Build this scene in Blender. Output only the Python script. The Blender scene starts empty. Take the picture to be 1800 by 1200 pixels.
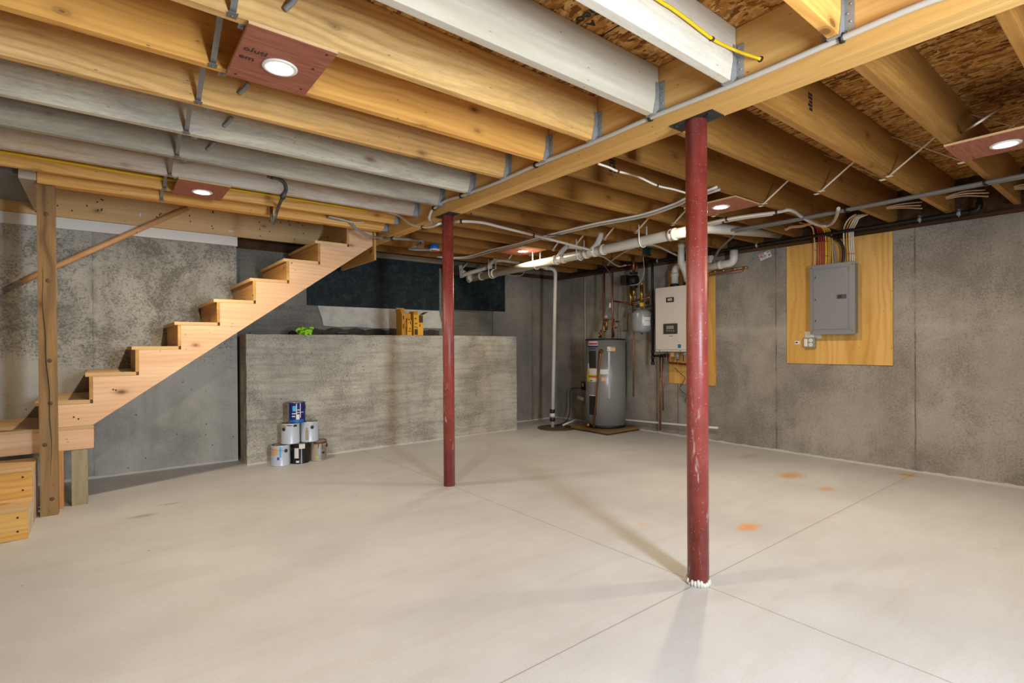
import bpy, bmesh, math, random
from mathutils import Vector, Matrix
random.seed(7)
S = bpy.context.scene
COL = S.collection
PI = math.pi

# ------------------------------------------------------------------ camera model
FPX, YAW, PITCH, ROLL, CY = 916.444, .665989, -.00363169, -.0062307, 610.481
EYE = Vector((0, 0, 1.10))
FW = Vector((math.sin(YAW)*math.cos(PITCH), math.cos(YAW)*math.cos(PITCH), math.sin(PITCH)))
_r0 = Vector((math.cos(YAW), -math.sin(YAW), 0)); _u0 = _r0.cross(FW)
RT = math.cos(ROLL)*_r0 + math.sin(ROLL)*_u0
UP = -math.sin(ROLL)*_r0 + math.cos(ROLL)*_u0

def at(u, v, ax, val):
    """world point where the sight line of a photo point meets the plane x/y/z = val"""
    d = FW + RT*((u-900)/FPX) + UP*((CY-v)/FPX)
    i = 'xyz'.index(ax)
    return EYE + d*((val-EYE[i])/d[i])

# ------------------------------------------------------------------ mesh helpers
class MB:
    def __init__(s): s.v = []; s.f = []; s.sm = []
    def add(s, vs, fs, smooth=False):
        o = len(s.v); s.v += [Vector(p) for p in vs]
        s.f += [[o+i for i in f] for f in fs]; s.sm += [smooth]*len(fs)
        return s
    def box(s, x0, x1, y0, y1, z0, z1, b=0.0):
        if b <= 0:
            vs = [(x, y, z) for z in (z0, z1) for y in (y0, y1) for x in (x0, x1)]
            return s.add(vs, [(0,2,3,1),(4,5,7,6),(0,1,5,4),(2,6,7,3),(0,4,6,2),(1,3,7,5)])
        bm = bmesh.new(); bmesh.ops.create_cube(bm, size=1)
        for v in bm.verts:
            v.co = Vector(((x0+x1)/2+v.co.x*(x1-x0), (y0+y1)/2+v.co.y*(y1-y0), (z0+z1)/2+v.co.z*(z1-z0)))
        bmesh.ops.bevel(bm, geom=bm.edges[:], offset=b, segments=2, affect='EDGES', profile=.7)
        bm.verts.index_update()
        s.add([v.co.copy() for v in bm.verts], [[v.index for v in f.verts] for f in bm.faces]); bm.free()
        return s
    def obox(s, c, dx, dy, dz, M, b=0.0):
        t = MB().box(-dx/2, dx/2, -dy/2, dy/2, -dz/2, dz/2, b)
        M = M.to_3x3()
        return s.add([Vector(c)+M@p for p in t.v], t.f)
    def tube(s, pts, r, n=8, cap=True, closed=False):
        pts = [Vector(p) for p in pts]; N = len(pts); rings = []
        prev = None
        for i, p in enumerate(pts):
            if closed: t = pts[(i+1) % N]-pts[i-1]
            else: t = pts[min(i+1, N-1)]-pts[max(i-1, 0)]
            t.normalize()
            if prev is None:
                a = Vector((0,0,1)) if abs(t.z) < .9 else Vector((1,0,0))
                a = (a - t*a.dot(t)).normalized()
            else:
                a = prev - t*prev.dot(t)
                a = a.normalized() if a.length > 1e-6 else Vector((1,0,0))
            prev = a; b = t.cross(a)
            rr = r[i] if isinstance(r, (list, tuple)) else r
            rings.append([p + rr*(math.cos(2*PI*k/n)*a + math.sin(2*PI*k/n)*b) for k in range(n)])
        o = len(s.v); s.v += [q for R in rings for q in R]
        m = N if closed else N-1
        for i in range(m):
            j = (i+1) % N
            for k in range(n):
                s.f.append([o+i*n+k, o+i*n+(k+1) % n, o+j*n+(k+1) % n, o+j*n+k]); s.sm.append(True)
        if cap and not closed:
            s.f.append([o+k for k in range(n)][::-1]); s.sm.append(False)
            s.f.append([o+(N-1)*n+k for k in range(n)]); s.sm.append(False)
        return s
    def lathe(s, c, prof, n=24, axis=(0,0,1), smooth=True):
        """prof: (radius, height) from low to high along axis, closed at ends when radius 0"""
        A = Vector(axis).normalized(); a = Vector((1,0,0)) if abs(A.x) < .9 else Vector((0,1,0))
        a = (a-A*a.dot(A)).normalized(); b = A.cross(a); c = Vector(c)
        o = len(s.v)
        for r, h in prof:
            r = max(r, 1e-5)
            s.v += [c + A*h + r*(math.cos(2*PI*k/n)*a+math.sin(2*PI*k/n)*b) for k in range(n)]
        for i in range(len(prof)-1):
            for k in range(n):
                s.f.append([o+i*n+k, o+i*n+(k+1) % n, o+(i+1)*n+(k+1) % n, o+(i+1)*n+k]); s.sm.append(smooth)
        if prof[0][0] > 1e-4: s.f.append([o+k for k in range(n)][::-1]); s.sm.append(False)
        if prof[-1][0] > 1e-4:
            e = o+(len(prof)-1)*n; s.f.append([e+k for k in range(n)]); s.sm.append(False)
        return s
    def prism(s, poly, ax, a, b):
        """poly of 2-D points in the plane normal to ax, extruded from a to b"""
        def p3(p, t):
            return {'x': (t, p[0], p[1]), 'y': (p[0], t, p[1]), 'z': (p[0], p[1], t)}[ax]
        n = len(poly)
        s.add([p3(p, a) for p in poly]+[p3(p, b) for p in poly],
              [list(range(n))[::-1], list(range(n, 2*n))]+[[i, (i+1) % n, n+(i+1) % n, n+i] for i in range(n)])
        return s
    def patch(s, c, r, a0, a1, z0, z1, n=10, t=.0015):
        """a thin curved label on an upright cylinder of radius r about c"""
        o = len(s.v)
        for i in range(n+1):
            a = a0+(a1-a0)*i/n
            for z in (z0, z1):
                for rr in (r, r+t):
                    s.v.append(Vector((c[0]+rr*math.cos(a), c[1]+rr*math.sin(a), z)))
        for i in range(n):
            p = o+4*i
            for q in ((1,5,7,3),(0,2,6,4),(0,4,5,1),(2,3,7,6)):
                s.f.append([p+k for k in q]); s.sm.append(False)
        s.f.append([o,o+1,o+3,o+2]); s.sm.append(False)
        e = o+4*n; s.f.append([e,e+2,e+3,e+1]); s.sm.append(False)
        return s
    def build(s, name, mat, parent=None, origin=None):
        me = bpy.data.meshes.new(name)
        if parent is not None:
            org = Vector(parent.get('_org', (0,0,0)))
        elif origin is not None: org = Vector(origin)
        else:
            xs = [p.x for p in s.v]; ys = [p.y for p in s.v]; zs = [p.z for p in s.v]
            org = Vector(((min(xs)+max(xs))/2, (min(ys)+max(ys))/2, min(zs)))
        me.from_pydata([tuple(p-org) for p in s.v], [], s.f)
        me.polygons.foreach_set('use_smooth', s.sm)
        bm = bmesh.new(); bm.from_mesh(me); bmesh.ops.recalc_face_normals(bm, faces=bm.faces[:]); bm.to_mesh(me); bm.free()
        me.validate(); me.update()
        o = bpy.data.objects.new(name, me); COL.objects.link(o)
        o['_org'] = tuple(org)
        if parent is not None: o.parent = parent
        else: o.location = org
        if mat is not None: me.materials.append(mat)
        return o

def smooth_path(pts, k=6):
    pts = [Vector(p) for p in pts]
    if len(pts) < 3: return pts
    out = []
    P = [pts[0]*2-pts[1]]+pts+[pts[-1]*2-pts[-2]]
    for i in range(1, len(P)-2):
        a, b, c, d = P[i-1], P[i], P[i+1], P[i+2]
        for j in range(k):
            t = j/k
            out.append(.5*((2*b)+(c-a)*t+(2*a-5*b+4*c-d)*t*t+(3*b-a-3*c+d)*t**3))
    out.append(pts[-1]); return out

def bend_path(pts, r, k=5):
    """straight runs with rounded corners of radius about r"""
    pts = [Vector(p) for p in pts]; out = [pts[0]]
    for i in range(1, len(pts)-1):
        a, b, c = pts[i-1], pts[i], pts[i+1]
        d1 = (a-b); d2 = (c-b); q = min(r, d1.length*.45, d2.length*.45)
        p0 = b+d1.normalized()*q; p2 = b+d2.normalized()*q
        for j in range(k+1):
            t = j/k; out.append((1-t)**2*p0+2*t*(1-t)*b+t*t*p2)
    out.append(pts[-1]); return out

def tag(o, label=None, cat=None, group=None, kind=None):
    if label: o['label'] = label
    if cat: o['category'] = cat
    if group: o['group'] = group
    if kind: o['kind'] = kind
    return o
def thing(name, label, cat, loc, group=None):
    o = bpy.data.objects.new(name, None); COL.objects.link(o)
    o.location = loc; o.empty_display_size = .05; o['_org'] = tuple(loc)
    return tag(o, label, cat, group)
def text_mesh(name, body, size, pos, direction, normal, mat, parent=None, spacing=1.0, bold=0.0, centre=True):
    cu = bpy.data.curves.new(name, 'FONT'); cu.body = body; cu.size = size; cu.space_character = spacing
    cu.extrude = .0006; cu.offset = bold; cu.resolution_u = 2
    if centre: cu.align_x = 'CENTER'; cu.align_y = 'CENTER'
    t = bpy.data.objects.new(name+'_tmp', cu); COL.objects.link(t)
    dg = bpy.context.evaluated_depsgraph_get(); dg.update()
    me = bpy.data.meshes.new_from_object(t.evaluated_get(dg))
    bpy.data.objects.remove(t)
    d = Vector(direction).normalized(); n = Vector(normal).normalized(); u = n.cross(d)
    M = Matrix((d, u, n)).transposed()
    m = MB(); m.add([Vector(pos)+M@v.co for v in me.vertices], [list(p.vertices) for p in me.polygons])
    bpy.data.meshes.remove(me)
    return m.build(name, mat, parent)

# ------------------------------------------------------------------ materials
def lin(h):
    if isinstance(h, str):
        h = [int(h[i:i+2], 16)/255 for i in (0, 2, 4)]
        h = [c/12.92 if c <= .04045 else ((c+.055)/1.055)**2.4 for c in h]
    return (*h[:3], 1)
class NT:
    def __init__(s, name):
        s.m = bpy.data.materials.new(name); s.m.use_nodes = True
        s.t = s.m.node_tree; s.n = s.t.nodes; s.b = s.n['Principled BSDF']
        s.tc = s.n.new('ShaderNodeTexCoord')
    def link(s, a, b): s.t.links.new(a, b)
    def inp(s, sock, val):
        if hasattr(val, 'is_linked') or isinstance(val, bpy.types.NodeSocket): s.link(val, sock)
        else: sock.default_value = val
    def math(s, op, a, b=None, c=None):
        n = s.n.new('ShaderNodeMath'); n.operation = op
        for i, x in enumerate((a, b, c)):
            if x is not None: s.inp(n.inputs[i], x)
        return n.outputs[0]
    def mapping(s, vec, scale=(1,1,1), loc=(0,0,0), rot=(0,0,0)):
        n = s.n.new('ShaderNodeMapping'); s.link(vec, n.inputs[0])
        s.inp(n.inputs['Location'], loc); s.inp(n.inputs['Rotation'], rot); s.inp(n.inputs['Scale'], scale)
        return n.outputs[0]
    def noise(s, vec, scale=5, detail=4, rough=.55, dist=0, out=0):
        n = s.n.new('ShaderNodeTexNoise'); s.link(vec, n.inputs['Vector'])
        n.inputs['Scale'].default_value = scale; n.inputs['Detail'].default_value = detail
        n.inputs['Roughness'].default_value = rough; n.inputs['Distortion'].default_value = dist
        return n.outputs[out]
    def voro(s, vec, scale=5, out='Distance', feature='F1', rnd=1, dim='3D'):
        n = s.n.new('ShaderNodeTexVoronoi'); n.feature = feature; n.voronoi_dimensions = dim; s.link(vec, n.inputs['Vector'])
        n.inputs['Scale'].default_value = scale; n.inputs['Randomness'].default_value = rnd
        return n.outputs[out]
    def ramp(s, fac, stops, interp='LINEAR'):
        n = s.n.new('ShaderNodeValToRGB'); s.link(fac, n.inputs[0]); e = n.color_ramp; e.interpolation = interp
        while len(e.elements) < len(stops): e.elements.new(.5)
        for el, (p, c) in zip(e.elements, stops):
            el.position = p; el.color = lin(c) if not isinstance(c, (int, float)) else (c, c, c, 1)
        return n.outputs[0]
    def mix(s, fac, a, b, mode='MIX'):
        n = s.n.new('ShaderNodeMix'); n.data_type = 'RGBA'; n.blend_type = mode
        s.inp(n.inputs[0], fac)
        for sock, x in ((n.inputs[6], a), (n.inputs[7], b)):
            if isinstance(x, str): sock.default_value = lin(x)
            else: s.inp(sock, x)
        return n.outputs[2]
    def sep(s, vec):
        n = s.n.new('ShaderNodeSeparateXYZ'); s.link(vec, n.inputs[0]); return n.outputs
    def comb(s, x, y, z):
        n = s.n.new('ShaderNodeCombineXYZ')
        for i, q in enumerate((x, y, z)): s.inp(n.inputs[i], q)
        return n.outputs[0]
    def vadd(s, a, b):
        n = s.n.new('ShaderNodeVectorMath'); n.operation = 'ADD'; s.link(a, n.inputs[0]); s.inp(n.inputs[1], b); return n.outputs[0]
    def rand(s):
        n = s.n.new('ShaderNodeObjectInfo'); return n.outputs['Random']
    def bump(s, h, strength=.3, dist=.002):
        n = s.n.new('ShaderNodeBump'); s.link(h, n.inputs['Height'])
        n.inputs['Strength'].default_value = strength; n.inputs['Distance'].default_value = dist
        s.link(n.outputs[0], s.b.inputs['Normal'])
    def done(s, col=None, rough=.6, metal=0, spec=.5):
        if col is not None:
            if isinstance(col, str): s.b.inputs['Base Color'].default_value = lin(col)
            else: s.link(col, s.b.inputs['Base Color'])
        s.inp(s.b.inputs['Roughness'], rough); s.inp(s.b.inputs['Metallic'], metal)
        s.b.inputs['Specular IOR Level'].default_value = spec
        return s.m

def plain(name, col, rough=.5, metal=0, var=.12, scale=30, bump=0):
    t = NT(name); n = t.noise(t.tc.outputs['Object'], scale, 4)
    c = t.mix(t.ramp(n, [(.3, 0.0), (.7, 1.0)]), col, col)
    d = t.mix(t.math('MULTIPLY', n, var), col, '1a1510')
    if bump: t.bump(n, bump, .002)
    return t.done(d, rough, metal)

def wood(name, cols, axis='x', knots=1.0, grain=1.0, rough=.6, stain=None, hue=.10, broad=1.0, freq=1.0):
    """cols: light, mid, dark; grain runs along axis"""
    t = NT(name); oc = t.tc.outputs['Object']
    i = 'xyz'.index(axis)
    r = t.rand()
    off = t.comb(t.math('MULTIPLY', r, 37.3), t.math('MULTIPLY', r, 91.7), t.math('MULTIPLY', r, 53.1))
    v = t.vadd(oc, off); q = t.sep(v)
    al = q[i]; o = [q[k] for k in range(3) if k != i]
    ac = t.math('ADD', o[1] if i != 2 else o[0], t.math('MULTIPLY', o[0] if i != 2 else o[1], .83))
    def sc(a_, c_): return tuple(a_ if k == i else c_ for k in range(3))
    flow = t.noise(t.mapping(v, sc(.8, 3.2)), 1.0, 3, .55)
    big = t.noise(t.mapping(v, sc(.45, 5)), 1.0, 3, .6)
    # growth ring lines that swell into arches
    ph = t.math('ADD', t.math('MULTIPLY', ac, 190*freq), t.math('MULTIPLY', flow, 34))
    ln = t.math('ADD', t.math('MULTIPLY', t.math('SINE', ph), .5), .5)
    ln = t.math('POWER', ln, 2.2)
    lmask = t.ramp(t.noise(t.mapping(v, sc(1.1, 7)), 1.0, 3, .6), [(.34, .15), (.62, 1.0)])
    fine = t.noise(t.mapping(v, sc(7, 330)), 1.0, 2, .7)
    c = t.ramp(big, [(.5-.22*broad, cols[2] if broad > .8 else cols[1]), (.5, cols[1]), (.5+.2*broad, cols[0])])
    c = t.mix(t.math('MULTIPLY', t.math('MULTIPLY', ln, lmask), .42*grain), c, cols[2])
    c = t.mix(t.math('MULTIPLY', t.ramp(fine, [(.45, 0.0), (.8, 1.0)]), .3*grain), c, cols[2])
    if knots > 0:
        kv = t.comb(t.math('MULTIPLY', al, 2.3), t.math('MULTIPLY', t.math('ADD', ac, t.math('MULTIPLY', flow, .05)), 4.4), 0.0)
        d = t.voro(kv, 1.0, dim='2D'); kc = t.voro(kv, 1.0, 'Color', dim='2D')
        pick = t.math('GREATER_THAN', t.sep(kc)[0], 1-.68*knots)
        d = t.math('ADD', d, t.math('MULTIPLY', t.sep(kc)[1], .05))
        ks = t.ramp(d, [(.03, 1.0), (.055, .9), (.07, .45), (.085, .6), (.11, .2), (.2, 0.0)])
        c = t.mix(t.math('MULTIPLY', t.math('MULTIPLY', ks, pick), .85), c, '5e3617')
    pv = t.comb(t.math('MULTIPLY', al, 6.0), t.math('MULTIPLY', ac, 16.0), 0.0)
    pits = t.math('MULTIPLY', t.math('LESS_THAN', t.voro(pv, 1.0, dim='2D'), .04), t.math('GREATER_THAN', t.sep(t.voro(pv, 1.0, 'Color', dim='2D'))[0], .8))
    c = t.mix(t.math('MULTIPLY', pits, .6), c, '3a2412')
    if stain:
        sm = t.ramp(t.noise(t.mapping(v, sc(1.3, 7)), 1.0, 6, .72, .5), [(.40, 0.0), (.62, 1.0)])
        c = t.mix(t.math('MULTIPLY', sm, stain[1]), c, stain[0])
        sp = t.ramp(t.noise(t.mapping(v, sc(26, 110)), 1.0, 4, .75), [(.48, 0.0), (.72, 1.0)])
        c = t.mix(t.math('MULTIPLY', sp, stain[1]*.6), c, stain[0])
        dk = t.ramp(t.noise(t.mapping(v, sc(2.2, 24)), 1.0, 5, .75), [(.60, 0.0), (.74, 1.0)])
        c = t.mix(t.math('MULTIPLY', dk, stain[1]*.7), c, stain[2] if len(stain) > 2 else stain[0])
    h = t.n.new('ShaderNodeHueSaturation'); t.link(c, h.inputs['Color'])
    t.link(t.math('ADD', t.math('MULTIPLY', r, hue*2), 1-hue), h.inputs['Value'])
    t.bump(ln, .1, .0015)
    return t.done(h.outputs[0], rough, 0, .3)

PINE = ('edc583', 'e2b068', 'bd8544')
GOLD = ('f2c377', 'e8ad59', 'c5853c')
W_GOLD = wood('golden lumber', GOLD, 'x', 1.0, 1.4)
W_JOIST = wood('yellow brown joist lumber', PINE, 'x', 1.0, 1.5, stain=('94744a', .4, '6e5230'))
W_PALE = wood('whitewashed lumber', ('e2d9c8', 'd9cebb', 'bba88e'), 'x', .15, .5, .75, ('b0a592', .5, 'b3936f'))
W_GREY = wood('grey weathered lumber', ('d8cdb4', 'cbbfa5', 'a4987e'), 'x', .45, .7, .8, ('8b857b', .8, '5f5a52'))
W_BROWN = wood('grey brown weathered lumber', ('d0ae88', 'bd9c7a', '9b7c5f'), 'x', .6, 1.1, .8, ('cbc2b3', .75, '665546'))
W_RIGHT = wood('honey brown joist lumber', ('b98845', 'a37134', '7d5120'), 'x', .7, 1.0, .6, ('744c20', .4, '4e3012'))
W_BEAM = wood('laminated beam lumber', ('dcb06c', 'd2a15b', 'b58243'), 'y', .2, .7, .6, None, .05, .6)
W_STAIR = wood('new fir stair lumber', ('e6c19a', 'dbb088', 'c08e62'), 'x', .5, .8, .6, None, .05, .7)
W_TREAD = wood('stair tread plywood', ('d9b888', 'cba673', 'ab8250'), 'x', .2, .6, .6, None, .08, .7)
W_RISER = wood('stair riser plywood', ('cfa567', 'bd8f4d', '976a33'), 'y', .6, 1.0)
W_POSTV = wood('brown weathered post', ('a98656', '977345', '5f4326'), 'z', .9, 2.3, .8, ('75624a', .4, '2f2216'), .05, .8, .42)
W_POSTG = wood('grey pressure treated post', ('b3a685', 'a29474', '7b6d51'), 'z', .5, 1.6, .8, ('857c64', .5, '3c3428'), .05, .8, .5)
W_PLYV = wood('backing plywood', ('dcae64', 'd0a053', 'b1782f'), 'z', .0, 1.0, .5, None, .04, .6, .55)
W_RAIL = wood('handrail wood', ('f2c492', 'e6b27c', 'cc945c'), 'x', 0, .4, .45)
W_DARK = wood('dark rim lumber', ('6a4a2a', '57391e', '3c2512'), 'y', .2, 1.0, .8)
W_RIM = wood('header board lumber', ('e0ba86', 'd6ac74', 'bd9159'), 'x', .5, .5, .6, None, .04, .6)
W_SILL = wood('grey sill lumber', ('a89a83', '95876f', '776a55'), 'x', .3, .8, .8)

def osb():
    t = NT('oriented strand board'); v = t.tc.outputs['Object']
    wob = t.noise(v, 9, 2, out=1)
    wv = t.n.new('ShaderNodeVectorMath'); wv.operation = 'MULTIPLY_ADD'; t.link(wob, wv.inputs[0])
    wv.inputs[1].default_value = (.07, .07, 0); t.link(v, wv.inputs[2]); w = wv.outputs[0]
    outs = []
    for rz, sx, sy in ((.25, 62, 15), (-.45, 55, 13), (.75, 48, 14)):
        outs.append(t.voro(t.mapping(w, (sx, sy, 1), rot=(0, 0, rz)), 1, 'Color'))
    m1 = t.math('GREATER_THAN', t.noise(v, 26, 2), .5); m2 = t.math('GREATER_THAN', t.noise(t.vadd(v, (5, 3, 0)), 20, 2), .52)
    c = t.mix(m2, t.mix(m1, outs[0], outs[1]), outs[2])
    f = t.sep(c)[0]
    c = t.ramp(f, [(0, '5e3411'), (.18, '8f5a22'), (.4, 'b87d38'), (.65, 'cf9750'), (.85, 'ddb06d'), (1, '9c6428')])
    fine = t.noise(t.mapping(w, (220, 40, 1)), 1, 2)
    c = t.mix(t.math('MULTIPLY', t.ramp(fine, [(.4, 0.0), (.75, 1.0)]), .4), c, '5b3612')
    s = t.sep(v)
    d = t.math('ABSOLUTE', t.math('WRAP', t.math('SUBTRACT', s[0], 2.92), .61, -.61))
    c = t.mix(t.math('LESS_THAN', d, .004), c, '241408')
    t.bump(f, .5, .004)
    return t.done(c, .75, 0, .2)
OSB = osb()

def concrete(name, base, dark, light, axis, seam0=None, period=1.2, blot=.5, speck=.7, band=None, grain=None, seamk=1.0, low=None):
    t = NT(name); v = t.tc.outputs['Object']
    s = t.sep(v)
    c = t.ramp(t.noise(v, 1.6, 5, .6), [(.30, dark), (.52, base), (.78, light)])
    c = t.mix(.45, c, base)
    cl = t.ramp(t.noise(t.vadd(v, (3, 7, 2)), 1.9, 6, .68, .5), [(.44, 0.0), (.66, 1.0)])
    fn = t.noise(v, 66, 5, .8)
    if low:
        hi = t.ramp(t.math('ADD', s[2], t.math('MULTIPLY', t.math('SUBTRACT', t.noise(v, 2.5, 4), .5), .5)), [(.85, low), (1.25, 1.0)])
        cl = t.math('MULTIPLY', cl, hi)
        fn = t.math('SUBTRACT', fn, t.math('MULTIPLY', t.math('SUBTRACT', 1.0, hi), .09))
    # dark pitted skin grows denser inside the stained clouds
    th = t.math('ADD', fn, t.math('MULTIPLY', cl, .16*blot))
    sp = t.ramp(th, [(.54, 0.0), (.63, 1.0)])
    c = t.mix(t.math('MULTIPLY', sp, .75*speck), c, dark)
    c = t.mix(t.math('MULTIPLY', cl, .42*blot), c, dark)
    sl = t.ramp(t.noise(t.vadd(v, (9, 1, 4)), 62, 4, .8), [(.55, 0.0), (.68, 1.0)])
    c = t.mix(t.math('MULTIPLY', sl, speck*.55), c, light)
    vs = t.ramp(t.noise(t.mapping(v, (5, 5, .35)), 1, 4, .65), [(.5, 0.0), (.72, 1.0)])
    c = t.mix(t.math('MULTIPLY', vs, .3*blot), c, dark)
    bug = t.voro(v, 17); bc = t.voro(v, 17, 'Color')
    bm_ = t.math('MULTIPLY', t.math('LESS_THAN', bug, .11), t.math('GREATER_THAN', t.sep(bc)[0], .80))
    c = t.mix(t.math('MULTIPLY', bm_, .7*min(1, speck*1.3)), c, '2e2a25')
    if grain:
        g = t.noise(t.mapping(v, grain), 1, 4, .6)
        c = t.mix(t.math('MULTIPLY', t.ramp(g, [(.45, 0.0), (.7, 1.0)]), .45), c, dark)
    if seam0 is not None:
        q = s['xy'.index(axis)]
        wob = t.math('MULTIPLY', t.math('SUBTRACT', t.noise(v, 6, 3), .5), .012)
        d = t.math('ABSOLUTE', t.math('WRAP', t.math('ADD', t.math('SUBTRACT', q, seam0), wob), period/2, -period/2))
        c = t.mix(t.math('MULTIPLY', t.math('MULTIPLY', t.ramp(d, [(.002, 1.0), (.007, 0.0)]), t.ramp(t.noise(v, 5, 4), [(.35, .15), (.6, 1.0)])), .8*seamk), c, '302b26')
        halo = t.math('MULTIPLY', t.ramp(d, [(.0, 1.0), (.05, 0.0)]), t.ramp(t.noise(v, 7, 3), [(.45, 0.0), (.7, .55)]))
        c = t.mix(halo, c, dark)
    if band is not None:
        e = t.math('ADD', s[2], t.math('MULTIPLY', t.math('SUBTRACT', t.noise(v, 5, 4), .5), .1))
        c = t.mix(t.math('MULTIPLY', t.ramp(t.math('ABSOLUTE', t.math('SUBTRACT', e, band)), [(.0, 1.0), (.07, 0.0)]), .28), c, light)
    foot = t.math('LESS_THAN', t.math('ADD', s[2], t.math('MULTIPLY', t.noise(v, 12, 3), .03)), .033)
    c = t.mix(t.math('MULTIPLY', foot, .6), c, 'd6d2c8')
    t.bump(t.noise(v, 60, 4, .7), .35, .004)
    return t.done(c, .85, 0, .25)
C_RIGHT = concrete('concrete right wall', '9a9287', '655e56', 'b3ab9f', 'y', 1.369, 1.165, .75, .75, 1.25)
C_LEFT = concrete('concrete stair wall', 'b3b0a6', '5a5850', 'c8c4b9', 'x', -.06, 1.2, 1.0, .9, None, None, .45, .2)
C_BACK = concrete('concrete back wall', '938a7d', '625b50', 'ada497', 'x', 4.95, 1.2, .5, .7)
C_NICHE = concrete('board formed concrete', '8d8980', '5d5951', 'a8a399', 'x', None, 1.2, .6, .8, None, (1.5, 1.5, 22))
C_BLOCK = concrete('rough plinth concrete', 'bbb6a9', '706b60', 'd0cbbf', 'x', None, 1.2, .7, .85, None, (2.5, 2.5, 26))
C_OTHER = concrete('concrete unseen wall', '9a958d', '77726b', 'b0aaa1', 'x', None, 1.2, .3, .5)

def floor_mat():
    t = NT('trowelled concrete floor'); v = t.tc.outputs['Object']; s = t.sep(v)
    c = t.ramp(t.noise(v, .9, 5, .6), [(.3, 'b0aeac'), (.55, 'bdbcba'), (.75, 'c8c7c5')])
    st = t.noise(t.mapping(v, (1.5, 9, 1), rot=(0, 0, .5)), 1, 5, .65)
    c = t.mix(t.math('MULTIPLY', t.ramp(st, [(.5, 0.0), (.75, 1.0)]), .3), c, 'a89c8c')
    sp = t.ramp(t.noise(v, 120, 3, .7), [(.35, 1.0), (.5, 0.0)])
    c = t.mix(t.math('MULTIPLY', sp, .16), c, '8a7f72')
    bug = t.voro(v, 4.5); bc = t.voro(v, 4.5, 'Color')
    bm_ = t.math('MULTIPLY', t.math('LESS_THAN', bug, .028), t.math('GREATER_THAN', t.sep(bc)[0], .45))
    c = t.mix(t.math('MULTIPLY', bm_, .7), c, '463c32')
    fr = t.noise(v, 30, 3, .7)
    def spot(x, y, r, col, k, sx=1, sy=1):
        nonlocal c
        d = t.math('SQRT', t.math('ADD', t.math('POWER', t.math('MULTIPLY', t.math('SUBTRACT', s[0], x), 1/sx), 2.0),
                                  t.math('POWER', t.math('MULTIPLY', t.math('SUBTRACT', s[1], y), 1/sy), 2.0)))
        d = t.math('ADD', d, t.math('MULTIPLY', t.math('SUBTRACT', fr, .5), r*1.6))
        c = t.mix(t.math('MULTIPLY', t.ramp(t.math('DIVIDE', d, r), [(.3, 1.0), (1, 0.0)]), k), c, col)
    spot(4.52, 1.99, .12, 'bd8748', .75, 1.5, 1); spot(4.30, 1.63, .07, 'bd8748', .65, 1.4, .9)
    spot(3.05, 1.59, .085, 'd08a3e', .8, 1.4, .8); spot(5.27, 1.38, .07, 'c98a2c', .95, 1, 1.3); spot(5.38, 1.80, .05, 'b98145', .7)
    spot(2.60, 2.02, .05, 'd09a62', .4); spot(.20, 4.18, .07, '6f675c', .5, 1.6, .6); spot(.36, 4.38, .05, '6f675c', .5, 1.6, .5)
    spot(5.0, 2.6, .09, 'a07a48', .3, 1.8, .8)
    for k, p in ((0, 2.155), (1, 1.362)):
        wob = t.math('MULTIPLY', t.math('SUBTRACT', t.noise(v, 3, 2), .5), .006)
        d = t.math('ABSOLUTE', t.math('ADD', t.math('SUBTRACT', s[k], p), wob))
        c = t.mix(t.math('MULTIPLY', t.ramp(d, [(.0012, 1.0), (.004, 0.0)]), .75), c, '6b5a48')
    t.bump(t.noise(v, 25, 5, .7), .12, .003)
    return t.done(c, t.ramp(t.noise(v, 3, 4), [(.3, .42), (.7, .6)]), 0, .4)
FLOOR = floor_mat()

def red_paint():
    t = NT('scuffed red column paint'); v = t.tc.outputs['Object']; s = t.sep(v)
    c = t.ramp(t.noise(v, 6, 5, .6), [(.3, '74281f'), (.55, '8b372e'), (.75, '9d4c44')])
    sp = t.ramp(t.noise(v, 110, 2, .6), [(.65, 0.0), (.72, 1.0)])
    c = t.mix(t.math('MULTIPLY', sp, .4), c, 'd9c3bd')
    low = t.ramp(s[2], [(.1, 1.0), (1.15, .12), (1.6, 0.0)])
    sc = t.ramp(t.noise(t.mapping(v, (34, 34, 5)), 1, 5, .65, .6), [(.60, 0.0), (.68, 1.0)])
    c = t.mix(t.math('MULTIPLY', t.math('MULTIPLY', sc, low), .8), c, 'e0d0ca')
    dust = t.ramp(t.noise(t.mapping(v, (14, 14, 1.5)), 1, 3), [(.45, 0.0), (.7, .35)])
    c = t.mix(dust, c, 'a8716d')
    t.bump(t.noise(v, 90, 3), .15, .002)
    return t.done(c, .42, .0, .5)
RED = red_paint()

def mottled(name, a, b, c_, scale=9, rough=.7):
    t = NT(name); v = t.tc.outputs['Object']
    n = t.noise(t.mapping(v, (1, 1, 1)), scale, 6, .7, .8)
    return t.done(t.ramp(n, [(.35, a), (.52, b), (.7, c_)]), rough, 0, .3)
DARKBOARD = mottled('dark blue green foam board', '10171a', '1b262a', '33403b', 14, .7)
PATCH = mottled('pale mortar', 'bcb7ab', 'd0cbbf', 'dcd8cc', 5, .9)
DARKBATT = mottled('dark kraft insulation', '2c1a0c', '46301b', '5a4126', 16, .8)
REDPLY = NT('red faced plywood')
_v = REDPLY.tc.outputs['Object']
_n = REDPLY.noise(REDPLY.mapping(_v, (6, 60, 1)), 1, 4, .6)
REDPLY = REDPLY.done(REDPLY.ramp(_n, [(.3, '8f4f3b'), (.55, 'a4634c'), (.75, 'b4785f')]), .55, 0, .3)
GALV = plain('galvanised steel', 'a9a9a5', .42, .35, .4, 40)
GALVD = plain('dull bridging steel', '8b8a86', .45, .6, .3, 30)
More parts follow.
